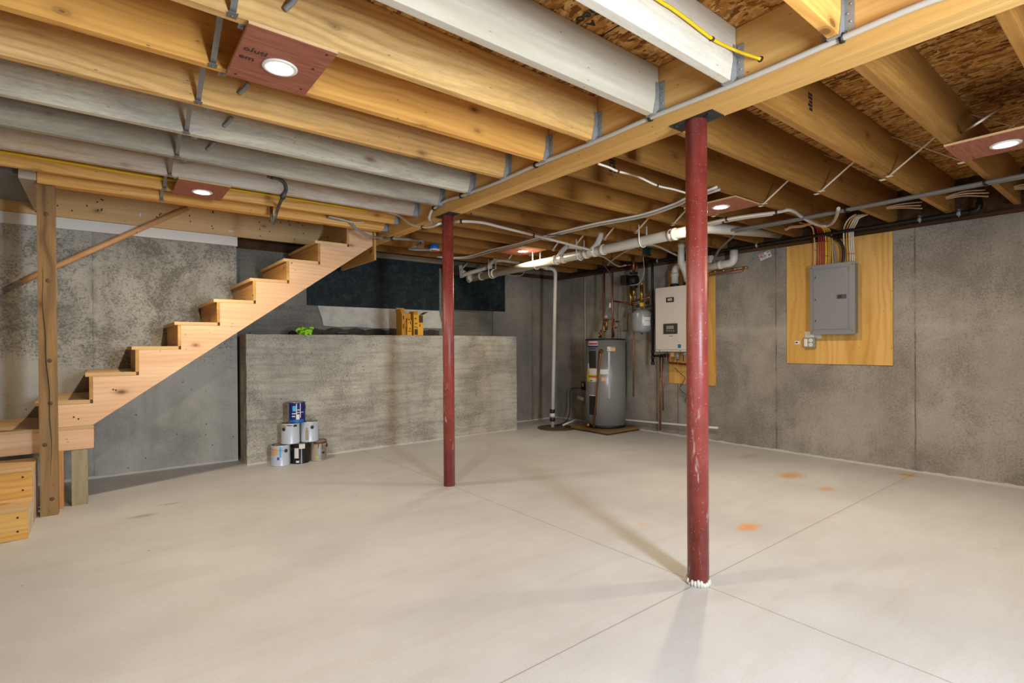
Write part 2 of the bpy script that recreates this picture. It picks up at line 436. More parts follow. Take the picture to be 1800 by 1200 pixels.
STRAP_LIT = plain('lit bridging steel', 'e3d6bf', .5, .1, .1)  # same bridging steel, the light falling on it put into a paler colour
PVC = plain('white pvc pipe', 'd9d2c4', .4, 0, .12, 20)
WHITE = plain('white paint', 'e6e1d8', .5, 0, .05)
CONDUIT = plain('pale grey conduit', 'bcb1a2', .5, 0, .1)
TANCABLE = plain('pale tan cable jacket', 'b59f80', .55, 0, .1)
GREYCABLE = plain('grey cable jacket', '85817a', .55, 0, .1)
DARKCABLE = plain('dark grey cable jacket', '55534f', .55, 0, .1)
WCABLE = plain('white cable jacket', 'd9cfbd', .5, 0, .06)
YCABLE = plain('yellow cable jacket', 'e8c316', .5, 0, .05)
OCABLE = plain('dull yellow cable jacket', 'd09a2c', .5, 0, .1)
RCABLE = plain('red cable jacket', 'a31f1a', .5, 0, .1)
BLACK = plain('black plastic', '17150f', .5, 0, .1)
BLACKIRON = plain('black iron pipe', '1c1916', .45, .4, .2)
COPPER = plain('copper pipe', '9c6746', .32, .7, .35, 25)
BRASS = plain('brass fitting', 'b68a3c', .3, .9, .25, 25)
STEELGREY = plain('grey panel enamel', '7e7f81', .4, .1, .05)
HEATERG = plain('grey heater jacket', '8b8a87', .33, .2, .06)
TANKG = plain('blue grey tank enamel', '93989a', .3, .1, .08)
BOILERW = plain('warm white enamel', 'd3c8bd', .4, 0, .03)
PAPER = plain('white label paper', 'dcd8d0', .7, 0, .08)
YPAPER = plain('yellow label paper', 'd9b928', .6, 0, .06)
OPAPER = plain('orange tan label', 'd9a878', .6, 0, .06)
PINKINK = plain('red print', 'b8483c', .6, 0, .1)
INK = plain('black print', '221e1c', .6, 0, .05)
STAMP = plain('faded black stamp', '4a2c25', .6, 0, .3)
NAVY = plain('navy blue label', '15206e', .35, 0, .1)
BLUE = plain('blue plastic', '1f5fb0', .4, 0, .08)
CYAN = plain('light blue print', '4fb0e6', .4, 0, .08)
BLUESTICK = plain('teal blue sticker', '2a6f97', .5, 0, .05)
REDP = plain('red plastic', 'b8352a', .45, 0, .1)
GREEND = plain('dark green plastic', '12463c', .45, 0, .1)
NEON = plain('neon green knit', 'a2e62c', .8, 0, .15, 120, .4)
CANW = plain('pale can label', 'c3cbd6', .35, .1, .08)
CANTAN = plain('tan can label', 'b5a595', .35, .1, .1)
CANBLACK = plain('black can label', '14141c', .35, .1, .1)
TIN = plain('tin plate', 'b4b2ae', .25, .9, .2)
BROWNP = plain('red brown paint drips', '6d3a2a', .35, 0, .1)
BEIGEP = plain('dried beige paint', 'a79683', .4, 0, .1)
YBOX = plain('yellow printed carton', 'e0a21a', .6, 0, .12)
BBOX = plain('brown shaded carton side', 'c98a1f', .65, 0, .15)  # brownish yellow card of the left carton and some flaps
KRAFT = plain('raw cardboard', '8a5c2c', .8, 0, .15)
DARKPRINT = plain('dark brown carton print', '3a2412', .6, 0, .2)
GREYTRIM = plain('grey access door', '23221f', .5, 0, .1)
LCD = plain('grey display', '8a8c88', .25, 0, .05)
SUMP = plain('brown black sump lid', '544736', .7, 0, .25)
EMIT = bpy.data.materials.new('lit lens'); EMIT.use_nodes = True
_b = EMIT.node_tree.nodes['Principled BSDF']
_b.inputs['Base Color'].default_value = (1, .95, .85, 1)
_b.inputs['Emission Color'].default_value = (1, .86, .66, 1); _b.inputs['Emission Strength'].default_value = 30

# ------------------------------------------------------------------ setting
def struct(name, mb, m): return tag(mb.build(name, m, None, (0, 0, 0)), kind='structure')
XL, XR, YF, YB = -2.6, 5.44, -1.0, 5.82
struct('floor', MB().box(XL-.2, XR+.2, YF-.2, 6.1, -.12, 0), FLOOR)
CZ = 2.43
m = MB().box(XL-.2, XR+.2, YF-.2, 4.66, CZ, CZ+.02).box(2.11, XR+.2, 4.66, 6.1, CZ, CZ+.02).box(XL-.2, -1.15, 4.66, 6.1, CZ, CZ+.02)
struct('ceiling', m, OSB)
struct('trim_1', MB().box(-1.2, 2.15, 4.63, 5.66, 2.95, 2.97), OSB)
struct('wall_right', MB().box(XR, XR+.2, YF-.2, 6.1, 0, 2.08), C_RIGHT)
struct('wall_back', MB().box(XL-.2, 1.03, 5.63, 6.1, 0, 2.165), C_LEFT)
struct('wall_niche', MB().box(1.03, 4.245, 5.85, 6.1, 0, 2.10), C_NICHE)
struct('wall_corner', MB().box(4.245, XR, YB, 6.1, 0, 2.09), C_BACK)
struct('wall_left', MB().box(XL-.2, XL, YF-.2, 5.63, 0, CZ), C_OTHER)
# front wall behind the camera, with a narrow window that lets the daylight in
WX0, WX1, WZ0, WZ1 = 1.03, 1.41, .75, 1.95
struct('wall_front', MB().box(XL-.2, WX0, YF-.2, YF, 0, CZ).box(WX1, XR+.2, YF-.2, YF, 0, CZ).box(WX0, WX1, YF-.2, YF, WZ1, CZ).box(WX0, WX1, YF-.2, YF, 0, WZ0), C_OTHER)
struct('window_1', MB().box(WX0, WX0+.03, YF-.15, YF-.08, WZ0, WZ1).box(WX1-.03, WX1, YF-.15, YF-.08, WZ0, WZ1)
       .box(WX0+.03, WX1-.03, YF-.15, YF-.08, WZ1-.03, WZ1).box(WX0+.03, WX1-.03, YF-.15, YF-.08, WZ0, WZ0+.03), WHITE)
_g = NT('window glass'); _g.b.inputs['Transmission Weight'].default_value = 1; _g.b.inputs['IOR'].default_value = 1.45
struct('window_pane', MB().box(WX0+.03, WX1-.03, YF-.118, YF-.112, WZ0+.03, WZ1-.03), _g.done('e8f0f0', .02))
# sill and rim framing on top of the walls, plus an added closure
struct('trim_2', MB().box(XR+.01, XR+.15, YF, YB, 2.08, 2.115), W_DARK)
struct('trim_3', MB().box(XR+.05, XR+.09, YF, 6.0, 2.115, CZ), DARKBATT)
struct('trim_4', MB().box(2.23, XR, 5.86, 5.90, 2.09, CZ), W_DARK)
struct('sky_gap_closure', MB().box(XL-.2, 2.23, 5.90, 5.94, 2.09, 3.0).box(XL-.2, 2.23, 5.60, 5.94, 2.97, 3.0), W_DARK)  # added closure, blocks sky light leaking between wall top and rim
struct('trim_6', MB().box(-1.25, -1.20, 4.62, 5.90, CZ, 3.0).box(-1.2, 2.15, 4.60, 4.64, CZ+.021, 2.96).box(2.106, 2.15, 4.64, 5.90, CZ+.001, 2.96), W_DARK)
tag(MB().box(2.222, XR-.02, 5.79, 5.828, 2.145, 2.205).build('sill_plate', W_SILL), 'grey weathered board along the back wall above the dark foam boards', 'board')

# ------------------------------------------------------------------ main beam
bx0, bx1, bz0 = 2.105, 2.215, 2.13
beam = thing('main_beam', 'long laminated wood beam resting on the two red columns', 'beam', (2.16, 1.6, bz0))
for a, b in ((bx0, 2.1585), (2.1615, bx1)):
    MB().box(a, b, YF+.02, 5.62, bz0, CZ-.002, .002).build('laminated_ply', W_BEAM, beam)

# ------------------------------------------------------------------ left joists
LJ = [(.330, W_GOLD, 'golden joist crossing the top edge of the photo right of the yellow cable'),
      (.735, W_GOLD, 'short yellow joist end at the top of the photo just right of the yellow cable'),
      (1.140, W_PALE, 'whitewashed joist with the thick yellow cable running along its face'),
      (1.527, W_PALE, 'whitewashed joist next to the wide strip of strand board, without any cable'),
      (1.920, W_JOIST, 'yellow brown joist on the near edge of the red panel with the large light'),
      (2.310, W_GOLD, 'golden joist on the far edge of the red panel with the large light'),
      (2.700, W_JOIST, 'orange brown joist just beyond the red panel with the large light'),
      (3.115, W_GREY, 'grey weathered joist with a greenish tint, nearer of the two grey ones'),
      (3.540, W_GREY, 'grey weathered joist with a smooth face, farther of the two grey ones'),
      (3.950, W_BROWN, 'stained pinkish grey joist on the near edge of the small light panel'),
      (4.315, W_GOLD, 'golden joist on the far edge of the small light panel, yellow cable along its top')]
JZ = 2.195
for y, mt, lab in LJ:
    tag(MB().box(XL+.01, bx0-.004, y, y+.038, JZ, CZ-.002, .003).build('floor_joist', mt), lab, 'joist', 'ceiling joists left of the beam')
tag(MB().box(-.325, bx0-.004, 4.545, 4.632, 2.172, CZ-.002, .003).build('header_joist', W_GOLD),
    'doubled golden header at the stair opening resting on the tall brown post', 'joist', 'ceiling joists left of the beam')
# trimmer that carries the stair opening on the left, its weathered end stands over the post
tag(MB().box(-.415, -.328, 4.56, 5.575, 2.19, CZ-.002, .003).build('trimmer_joist', W_BROWN),
    'short weathered trimmer running from the post top back to the stair wall', 'joist')

def hanger(y, w=.038, zb=JZ, x=bx0, label='', h=.155, mt=GALV):
    m = MB(); t = .0016
    for s, yy in ((-1, y), (1, y+w)):
        y0, y1 = (yy-.0025, yy-.001) if s < 0 else (yy+.001, yy+.0025)
        m.prism([(x-.002, zb+.0), (x-.05, zb), (x-.028, zb+h*.55), (x-.028, zb+h), (x-.002, zb+h)], 'y', y0, y1)
        f0, f1 = (yy-.034, yy-.001) if s < 0 else (yy+.001, yy+.034)
        m.box(x-.0035, x-.0006, f0, f1, zb-.006, zb+h)
        for k in range(5):
            m.lathe((x-.0035, (f0+f1)/2+(-1)**k*.005, zb+.02+k*h*.2), [(.0042, 0), (.0042, .002), (.002, .003)], 8, (-1, 0, 0))
    m.box(x-.05, x-.002, y-.002, y+w+.002, zb-.0042, zb-.0026)
    return tag(m.build('joist_hanger', mt), label, 'joist hanger', 'steel hangers along the beam')
hl = ['steel hanger under the short yellow joist at the top right of the beam', 'steel hanger holding the whitewashed joist with the yellow cable',
      'steel hanger holding the whitewashed joist without cable', 'steel hanger holding the yellow brown joist beside the strand board strip',
      'steel hanger holding the golden joist beyond the large light', 'steel hanger holding the orange brown joist left of the grey ones',
      'steel hanger holding the nearer grey weathered joist', 'steel hanger holding the farther grey weathered joist, above the far red column',
      'steel hanger holding the stained pinkish grey joist', 'steel hanger holding the golden joist that ends by the white cable']
for (y, mt, l), h in zip(LJ[1:], hl): hanger(y, label=h)
hanger(4.545, .087, 2.172, label='wide steel hanger holding the doubled header beside the stair top', h=.12)

# ------------------------------------------------------------------ right joists
RZ = 2.15
ordn = ['first', 'second', 'third', 'fourth', 'fifth', 'sixth', 'seventh', 'eighth', 'ninth', 'tenth', 'eleventh', 'twelfth', 'thirteenth']
rlab = ['honey brown joist cut off by the top right corner of the photo',
        'honey brown joist ending under the corner of the upper right light panel',
        'honey brown joist with the dark stamp near the beam',
        'honey brown joist passing close behind the near red column, right of its top',
        'honey brown joist on the near edge of the light panel right of the near column',
        'honey brown joist hidden halfway by the near red column, stamped near the beam',
        'honey brown joist with a long arched grain, left of the near column',
        'honey brown joist meeting the beam above the midpoint between the columns',
        'honey brown joist carrying the pale conduit from the far red column',
        'honey brown joist just beyond the one carrying the pale conduit',
        'honey brown joist on the near edge of the smallest lit panel',
        'honey brown joist on the far edge of the smallest lit panel',
        'honey brown joist above the drain pipe end, second from the back wall',
        'honey brown joist closest to the back wall']
RY = [.320, .722, 1.112, 1.505, 1.90, 2.29, 2.68, 3.08, 3.47, 3.87, 4.22, 4.62, 5.02, 5.42]
for y, lab in zip(RY, rlab):
    tag(MB().box(bx1+.004, XR+.045, y, y+.038, RZ, CZ-.002, .003).build('floor_joist', W_RIGHT), lab, 'joist', 'ceiling joists right of the beam')

# stamps on lumber
def stamp(x, y, z, w, h, name='grade_stamp'):
    m = MB()
    for i in range(4):
        for j in range(5):
            if random.random() < .82:
                m.box(x+i*w/4, x+(i+.8)*w/4, y-.0012, y-.0002, z+j*h/5, z+(j+.75)*h/5)
    return m
for o in COL.objects:
    if o.get('label') == rlab[2]: stamp(2.73, 1.112, 2.25, .05, .09).build('grade_stamp', INK, o)
    if o.get('label') == rlab[5]: stamp(2.62, 2.29, 2.235, .06, .09).build('grade_stamp', INK, o)
    if o.get('label') == LJ[9][2]: stamp(.92, 3.95, 2.29, .045, .05).build('grade_stamp', STAMP, o)

# ------------------------------------------------------------------ steel cross bridging
def strap(p, q, label, mt, w=.02, grp='steel bridging straps left of the beam'):
    p = Vector(p); q = Vector(q); d = (q-p).normalized(); X = Vector((1, 0, 0)); n = X.cross(d).normalized()
    M = Matrix((X, d, n)).transposed()
    L = (q-p).length
    m = MB().obox((p+q)/2, w, L, .0015, M).obox((p+q)/2+n*.003+X*(w/2-.001), .0015, L*.8, .006, M)
    for e, zz in ((p, 1), (q, 1)):
        ny = 1 if e is p else -1
    lo = p if p.z < q.z else q
    m.box(lo.x-w*.75, lo.x+w*.75, lo.y-(.024 if lo is q else .004)+(.006 if lo is q else 0), lo.y+(.018 if lo is q else .026)-(.0), lo.z-.0045, lo.z-.0026)
    m.lathe((lo.x, lo.y+(.006 if lo is q else .01), lo.z-.0045), [(.006, 0), (.005, .002), (.0, .003)], 10, (0, 0, -1))
    return tag(m.build('bridging_strap', mt), label, 'strap', grp)
ljy = [y for y, _, _ in LJ][3:]+[4.545]
lname = ['the plain whitewashed and the yellow brown joist', 'the two joists holding the large light panel',
         'the joists just beyond the large light panel', 'the orange brown and the nearer grey joist', 'the two grey weathered joists',
         'the farther grey joist and the pinkish grey one', 'the two joists holding the left small panel',
         'the last golden joist and the doubled header']
for i in range(len(ljy)-1):
    a, b = ljy[i]+.038, ljy[i+1]; zb = JZ if i < 7 else 2.172
    strap((.345, a+.0008, 2.41), (.345, b-.0012, zb+.0025), 'grey strap slanting away downward between '+lname[i], GALVD)
    strap((.385, a+.0012, JZ+.0025), (.385, b-.0008, 2.41), 'grey strap slanting away upward between '+lname[i], GALVD)
rname = ['the first and second right hand joists from the camera', 'the second and third right hand joists from the camera', 'the third and fourth right hand joists from the camera',
         'the fourth and fifth right hand joists from the camera', 'the fifth and sixth right hand joists from the camera', 'the sixth and seventh right hand joists from the camera',
         'the seventh and eighth right hand joists from the camera', 'the eighth and ninth right hand joists from the camera', 'the ninth and tenth right hand joists from the camera',
         'the two joists just nearer than the smallest lit panel', 'the two joists holding the smallest lit panel', 'the two joists just beyond the smallest lit panel']
for i in range(len(rname)):
    a, b = RY[i]+.038, RY[i+1]
    g = 'pale bridging straps right of the beam'
    strap((3.90, a+.0008, 2.41), (3.90, b-.0012, RZ+.0025), 'pale strap slanting away downward between '+rname[i], STRAP_LIT, .022, g)
    strap((3.95, a+.0012, RZ+.0025), (3.95, b-.0008, 2.41), 'pale strap slanting away upward between '+rname[i], STRAP_LIT, .022, g)

# ------------------------------------------------------------------ light panels and recessed lights
def light_set(x, y, x0, x1, y0, y1, zt, plab, llab, power, nails=True):
    p = thing('light_panel', plab, 'panel', (x, y, zt-.016), 'reddish plywood panels that hold the lights')
    MB().box(x0, x1, y0, y1, zt-.0165, zt-.0055).build('panel_board', W_TREAD, p)
    MB().box(x0+.0005, x1-.0005, y0+.0005, y1-.0005, zt-.018, zt-.0165).build('red_face', REDPLY, p)
    for px, py in ((x0+.03, y1-.03), (x1-.03, y0+.03), (x1-.04, y0+.16), (x1-.03, y1-.06)):
        MB().lathe((px, py, zt-.018), [(.006, 0), (.005, .001)], 8, (0, 0, -1)).build('screw', INK, p)
    l = thing('recessed_light', llab, 'light', (x, y, zt-.03), 'recessed ceiling lights')
    zc = zt-.0185
    MB().lathe((x, y, zc), [(.064, 0), (.064, .003), (.060, .006), (.047, .006), (.046, .004), (.046, .0)], 40, (0, 0, -1)).build('trim_ring', WHITE, l)
    MB().lathe((x, y, zc), [(.0455, 0), (.0455, .004), (.0, .0045)], 32, (0, 0, -1)).build('lens', EMIT, l)
    L = bpy.data.lights.new('downlight', 'AREA'); L.shape = 'DISK'; L.size = .088; L.energy = power; L.color = (1, .84, .63); L.spread = PI
    o = bpy.data.objects.new('downlight', L); COL.objects.link(o); o.location = (x, y, zc-.008)
    return p, l
PW = 14
p1, _ = light_set(.545, 2.13, .391, .690, 1.906, 2.318, JZ, 'large red plywood panel with printed letters at upper left of the photo', 'brightest round recessed light in the red panel printed with letters', PW)
text_mesh('printed_text', 'oluti', .042, (.447, 2.070, JZ-.0183), (1, .05, 0), (0, 0, -1), STAMP, p1, 1.05, .0012)
text_mesh('printed_text', 'em', .042, (.430, 2.133, JZ-.0183), (1, .05, 0), (0, 0, -1), STAMP, p1, 1.05, .0012)
light_set(.551, 4.165, .390, .690, 3.935, 4.345, JZ, 'small looking red plywood panel left of the hanging grey cable loop', 'round recessed light in the panel left of the hanging cable loop', PW)
light_set(3.70, .545, 3.50, 3.86, .325, .755, RZ, 'red plywood panel cut off by the right edge of the photo', 'round recessed light at the right edge of the photo', PW)
light_set(3.66, 2.11, 3.50, 3.85, 1.905, 2.32, RZ, 'red plywood panel right beside the near red column', 'round recessed light just right of the near red column', PW)
light_set(3.615, 4.40, 3.45, 3.80, 4.225, 4.65, RZ, 'farthest plywood light panel, above the long white drain pipe', 'farthest recessed light, above the long white drain pipe', PW*.45)

# printing on the subfloor
g = thing('subfloor_printing', 'black letters printed on the strand board between the whitewashed joists', 'printing', (1.55, 1.46, CZ))
text_mesh('printed_letters', 'Geo', .07, (1.55, 1.455, CZ-.0015), (-.08, 1, 0), (0, 0, -1), INK, g, 1, .002)
text_mesh('printed_letters', 'A', .05, (1.60, 1.49, CZ-.0015), (-.08, 1, 0), (0, 0, -1), INK, g, 1, .002)

# ------------------------------------------------------------------ red columns
def column(x, y, r, label):
    c = thing('steel_column', label, 'column', (x, y, 0), 'red steel columns under the beam')
    MB().lathe((x, y, 0.0), [(r, 0.0), (r, 2.124)], 32).build('pole', RED, c)
    m = MB().box(x-.05, x+.05, y-.11, y+.11, 2.1245, 2.1295)
    for s in (-1, 1): m.lathe((x-.03, y+s*.085, 2.1245), [(.011, 0), (.011, .006), (.004, .007)], 6, (0, 0, -1), False)
    m.build('top_plate', plain('dark steel plate', '3c3b3a', .5, .5), c)
    return c
c2 = column(2.155, 1.362, .0475, 'nearer red steel column with white scuffs, standing where the floor joints cross')
c1 = column(2.148, 3.545, .0445, 'farther red steel column between the plinth and the near column')
m = MB(); n = 22
for i in range(n):
    a = 2*PI*i/n; rr = .0478; h = .012+random.random()*.022
    m.lathe((2.155+rr*math.cos(a), 1.362+rr*math.sin(a), 0), [(.009, 0), (.009, h*.6), (.004, h)], 6)
m.build('grout_ring', PATCH, c2)

# ------------------------------------------------------------------ stairs
Y0, Y1 = 4.75, 5.60
def nose(k): return -.364+.2667*k
def tz(k): return .735+.1882*k
st = thing('staircase', 'open sided wooden staircase rising along the left wall to the beam', 'staircase', (-.2, 5.17, .554))
poly = [(-.322, .555)]
for k in range(8):
    zprev = .553+.0 if k == 0 else tz(k-1)-.026
    x = nose(k)+.043
    if k: poly.append((x, zprev))
    poly.append((x, tz(k)-.026))
poly += [(nose(8)+.043, tz(7)-.026), (nose(8)+.043, 2.215), (2.042, 2.215), (2.042, 2.063), (-.050, .561), (-.06, .555)]
for a, b in ((Y0, Y0+.038), (Y1-.040, Y1-.002)):
    MB().prism(poly, 'y', a, b).build('stringer', W_STAIR, st)
for k in range(8):
    MB().box(nose(k), nose(k+1)+.026, Y0-.001, Y1, tz(k)-.025, tz(k), .002).build('tread', W_TREAD, st)
for k in range(9):
    zlo = .555 if k == 0 else tz(k-1)+.001
    zhi = tz(k)-.026 if k < 8 else 2.215
    MB().box(nose(k)+.022, nose(k)+.042, Y0-.001, Y1, zlo, zhi).build('riser', W_RISER, st)
MB().box(2.046, 2.064, Y0-.03, Y1, 1.925, 2.40).build('hanger_board', W_RISER, st)
nm = MB()
for x, z in ((-.16, .62), (-.135, .605), (.06, .80), (.075, .795), (.43, 1.14), (.99, 1.53), (1.3, 1.83)):
    nm.lathe((x, Y0, z), [(.006, 0), (.005, .0012)], 8, (0, -1, 0))
nm.build('knot_marks', DARKPRINT, st)

ld = thing('stair_landing', 'plywood landing at the foot of the staircase left of the tall post', 'landing', (-.6, 5.17, .0))
MB().box(-1.35, -.052, Y0, Y1, .533, .5535).build('deck', W_TREAD, ld)
MB().box(-1.35, -.052, Y0+.002, Y0+.040, .392, .5325, .002).build('front_board', W_STAIR, ld)
MB().box(-.090, -.052, Y0+.041, Y1, .392, .5325, .002).build('end_board', W_STAIR, ld)
MB().box(-.176, -.087, Y0+.006, Y0+.095, 0, .3915, .003).build('leg', W_POSTG, ld)
MB().box(-.258, -.215, Y0-.035, Y0+.0, 0, .3915, .002).build('leg', wood('orange leg lumber', ('cf9b5e', 'bd864a', '99652f'), 'z', .3, .8), ld)
lo = thing('lower_steps', 'two plywood faced lower steps at the left edge of the photo', 'steps', (-.8, 4.45, 0))
for i, (yf, zt, yb) in enumerate(((4.11, .184, 4.37), (4.37, .367, 4.745))):
    MB().box(-1.35, -.346, yf-.008, yb-.001, zt-.019, zt, .002).build('tread', W_TREAD, lo)
    MB().box(-1.35, -.346, yf, yf+.018, zt-.184+.001, zt-.0195).build('riser', wood('bold grained plywood %d' % i, ('ecc27a', 'deaa58', 'b97d33'), 'x', .8, 1.4), lo)
    for px in (-.39,):
        for dz in (.045, .125):
            MB().lathe((px, yf, zt-dz-.01), [(.006, 0), (.004, .001)], 8, (0, -1, 0)).build('nail', INK, lo)
MB().prism([(4.135, .0), (4.74, .0), (4.74, .345), (4.40, .345), (4.39, .18), (4.14, .163)], 'x', -.362, -.347).build('stringer', W_BROWN, lo)

post = MB()
z1 = 2.168
post.add([(-.326,4.570,0),(-.236,4.570,0),(-.236,4.660,0),(-.326,4.660,0),(-.330,4.570,z1),(-.240,4.570,z1),(-.240,4.660,z1),(-.330,4.660,z1)],
         [(0,3,2,1),(4,5,6,7),(0,1,5,4),(1,2,6,5),(2,3,7,6),(3,0,4,7)])
KNOT = plain('wood knot', '6b4a29', .7, 0, .6, 60)
tp_ = tag(post.build('timber_post', W_POSTV), 'tall brown weathered square post at the corner of the stair landing', 'post')
tp_['_org'] = tuple(tp_.location)
cr = [(-.292+.012*math.sin(z*3.1)+.02*(1.5-z)*.5+.003*math.sin(z*17), 4.5695, z) for z in [.25+.06*i for i in range(24)]]
MB().tube(cr, [.0005+.0022*math.sin(PI*i/23) for i in range(24)], 6).build('drying_crack', INK, tp_)
for x, z in ((-.283, 1.98), (-.277, 1.545), (-.272, 1.02), (-.271, .74), (-.268, .11), (-.30, .47)):
    MB().lathe((x, 4.5698, z), [(.013, 0), (.010, .0008), (.0, .0012)], 14, (0, -1, 0)).build('knot', KNOT, tp_)
rail = thing('handrail', 'slanted round wooden handrail on the wall above the stairs', 'handrail', (.04, 5.5, 1.95))
d = Vector((1.05, 0, .708)).normalized()
p0 = Vector((-.49, 5.5, 1.615)); p1_ = p0+d*1.33
MB().tube([p0, p1_], .0225, 16).build('rail', W_RAIL, rail)
for t in (.35, .95):
    q = p0+d*t
    MB().tube([q+Vector((0, .018, 0)), q+Vector((0, .105 if t > .6 else .128, .0))], .008, 8).build('bracket', BRASS, rail)

# boards on the stair wall
tag(MB().box(XL+.01, 1.035, 5.606, 5.6285, 2.077, 2.166).build('trim_board', WHITE), 'long white board along the top of the wall above the stairs', 'board')
rb = thing('rim_board', 'wide nail dotted header board above the white board over the stairs', 'board', (0, 5.62, 2.169))
MB().box(XL+.01, 2.09, 5.606, 5.645, 2.169, 2.94).build('board', W_RIM, rb)
nm = MB()
for i in range(46):
    x = -.7+random.random()*2.6; z = 2.19+random.random()*.2
    if i % 2: x = round(x/.41)*.41+random.random()*.012
    nm.lathe((x, 5.606, z), [(.0065, 0), (.005, .0012)], 7, (0, -1, 0))
nm.build('nail_heads', DARKPRINT, rb)
for (x, z, w, h) in ((.27, 2.27, .02, .05), (.98, 2.215, .055, .02)):
    MB().lathe((x, 5.606, z), [(.5, 0), (.4, .0015)], 16, (0, -1, 0)).build('white_smear', WHITE, rb)
    s = COL.objects[-1]
    for v in s.data.vertices:
        q = v.co+Vector(s['_org'])-Vector((0, 0, 0))
    for v in s.data.vertices:
        wx = v.co.x+rb.location.x-x; wz = v.co.z+rb.location.z-z
        v.co.x = x-rb.location.x+wx*w; v.co.z = z-rb.location.z+wz*h
tag(MB().box(XL+.01, -.43, 4.70, 5.58, 2.25, 2.425).build('dark_plank', plain('dark grey plank', '7d7a74', .6, 0, .2)), 'dark grey plank in the ceiling gap behind the tall post', 'board')

# ------------------------------------------------------------------ concrete plinth, boards behind it
def rough_box(x0, x1, y0, y1, z0, z1):
    bm = bmesh.new(); bmesh.ops.create_cube(bm, size=1)
    for v in bm.verts: v.co = Vector(((x0+x1)/2+v.co.x*(x1-x0), (y0+y1)/2+v.co.y*(y1-y0), (z0+z1)/2+v.co.z*(z1-z0)))
    bmesh.ops.subdivide_edges(bm, edges=bm.edges[:], cuts=24, use_grid_fill=True)
    for v in bm.verts:
        ex = sum((abs(v.co.x-x0) < 1e-4 or abs(v.co.x-x1) < 1e-4, abs(v.co.y-y0) < 1e-4, abs(v.co.z-z1) < 1e-4))
        if ex >= 2 and v.co.z > .01:
            v.co += Vector((random.uniform(-.004, .004), random.uniform(-.003, .004), random.uniform(-.007, .003)))
    bm.verts.index_update(); m = MB(); m.add([v.co.copy() for v in bm.verts], [[v.index for v in f.verts] for f in bm.faces]); bm.free(); return m
tag(rough_box(1.05, 4.262, 5.33, 5.60, 0, 1.222).add([], []).build('concrete_plinth', C_BLOCK), 'low rough concrete plinth behind the paint cans', 'plinth')
tag(MB().box(1.05, 4.25, 5.612, 5.848, 0, 1.20).build('plinth_fill', C_NICHE, None, (0, 0, 0)), kind='structure')
tag(MB().box(1.755, 3.398, 5.825, 5.8485, 1.555, 2.143).build('foam_board', DARKBOARD), 'large dark blue green board on the wall behind the stair top', 'board')
tag(MB().box(3.445, 4.437, 5.797, 5.8185, 1.575, 2.14).build('foam_board', DARKBOARD), 'dark board on the wall right of the far red column', 'board')
pp = [(1.87, 1.552), (3.40, 1.552), (3.415, 1.47), (3.435, 1.40), (3.44, 1.325), (3.2, 1.327), (2.9, 1.317), (2.55, 1.312), (2.3, 1.33), (2.1, 1.322), (1.93, 1.335), (1.915, 1.42), (1.885, 1.50)]
tag(MB().prism(pp, 'y', 5.838, 5.8495).build('mortar_patch', PATCH), 'pale mortar patch on the wall behind the yellow cartons', 'patch')
bt = []
for i in range(26):
    x = 1.75+i*.066; bt.append((x, 1.30+.012*math.sin(i*1.7)+random.uniform(-.006, .006)))
tag(MB().prism([(1.75, 1.222)]+bt+[(3.40, 1.222)], 'y', 5.836, 5.8495).build('dark_band', mottled('dark mottled band', '38352f', '4a463e', '5d584e', 7, .9)), 'dark rough strip on the wall below the pale patch', 'strip')  # dark mottled strip with a wavy top edge, just above the plinth

# ------------------------------------------------------------------ things on the plinth
PT = 1.2235
def carton(name, label, x, y, w, d, h, rot, front, side, flaps, prints):
    c = thing(name, label, 'box', (x, y, PT), 'yellow cartons on the plinth'); c.rotation_euler = (0, 0, rot)
    c['_org'] = (0, 0, 0)
    t = .004
    MB().box(-w/2, w/2, -d/2, -d/2+t, 0, h).build('front_panel', front, c)
    MB().box(-w/2, w/2, d/2-t, d/2, 0, h).build('back_panel', side, c)
    MB().box(-w/2, -w/2+t, -d/2+t, d/2-t, 0, h).build('side_panel', side, c)
    MB().box(w/2-t, w/2, -d/2+t, d/2-t, 0, h).build('side_panel', front, c)
    MB().box(-w/2+t, w/2-t, -d/2+t, d/2-t, 0, t).build('base_panel', KRAFT, c)
    for kind, L, ang in flaps:
        M = Matrix.Rotation(ang, 3, 'X' if kind in 'fb' else 'Y')
        if kind == 'b': ctr = Vector((0, d/2, h))+M@Vector((0, 0, L/2)); MB().obox(ctr, w*.92, t, L, M).build('flap', BBOX, c)
        if kind == 'f': ctr = Vector((0, -d/2, h))+M@Vector((0, 0, L/2)); MB().obox(ctr, w*.95, t, L, M).build('flap', KRAFT, c)
        if kind == 'l': ctr = Vector((-w/2, 0, h))+M@Vector((0, 0, L/2)); MB().obox(ctr, t, d*.9, L, M).build('flap', BBOX, c)
        if kind == 'r': ctr = Vector((w/2, 0, h))+M@Vector((0, 0, L/2)); MB().obox(ctr, t, d*.9, L, M).build('flap', KRAFT, c)
    for (a, b, z0, z1) in prints: MB().box(-w/2+a*w, -w/2+b*w, -d/2-.0012, -d/2-.0002, z0*h, z1*h).build('printed_mark', DARKPRINT, c)
    return c
carton('cardboard_carton', 'taller brownish yellow carton standing open on the plinth, left of the two', at(711.5, 587, 'y', 5.40).x, 5.43, .112, .13, .245, .06, BBOX, BBOX,
       [('b', .07, -.05), ('l', .05, -.25)], [(.1, .22, .72, .9), (.1, .2, .3, .52), (.45, .62, .12, .38), (.7, .9, .55, .75), (.8, .92, .1, .3), (.45, .6, .62, .78)])
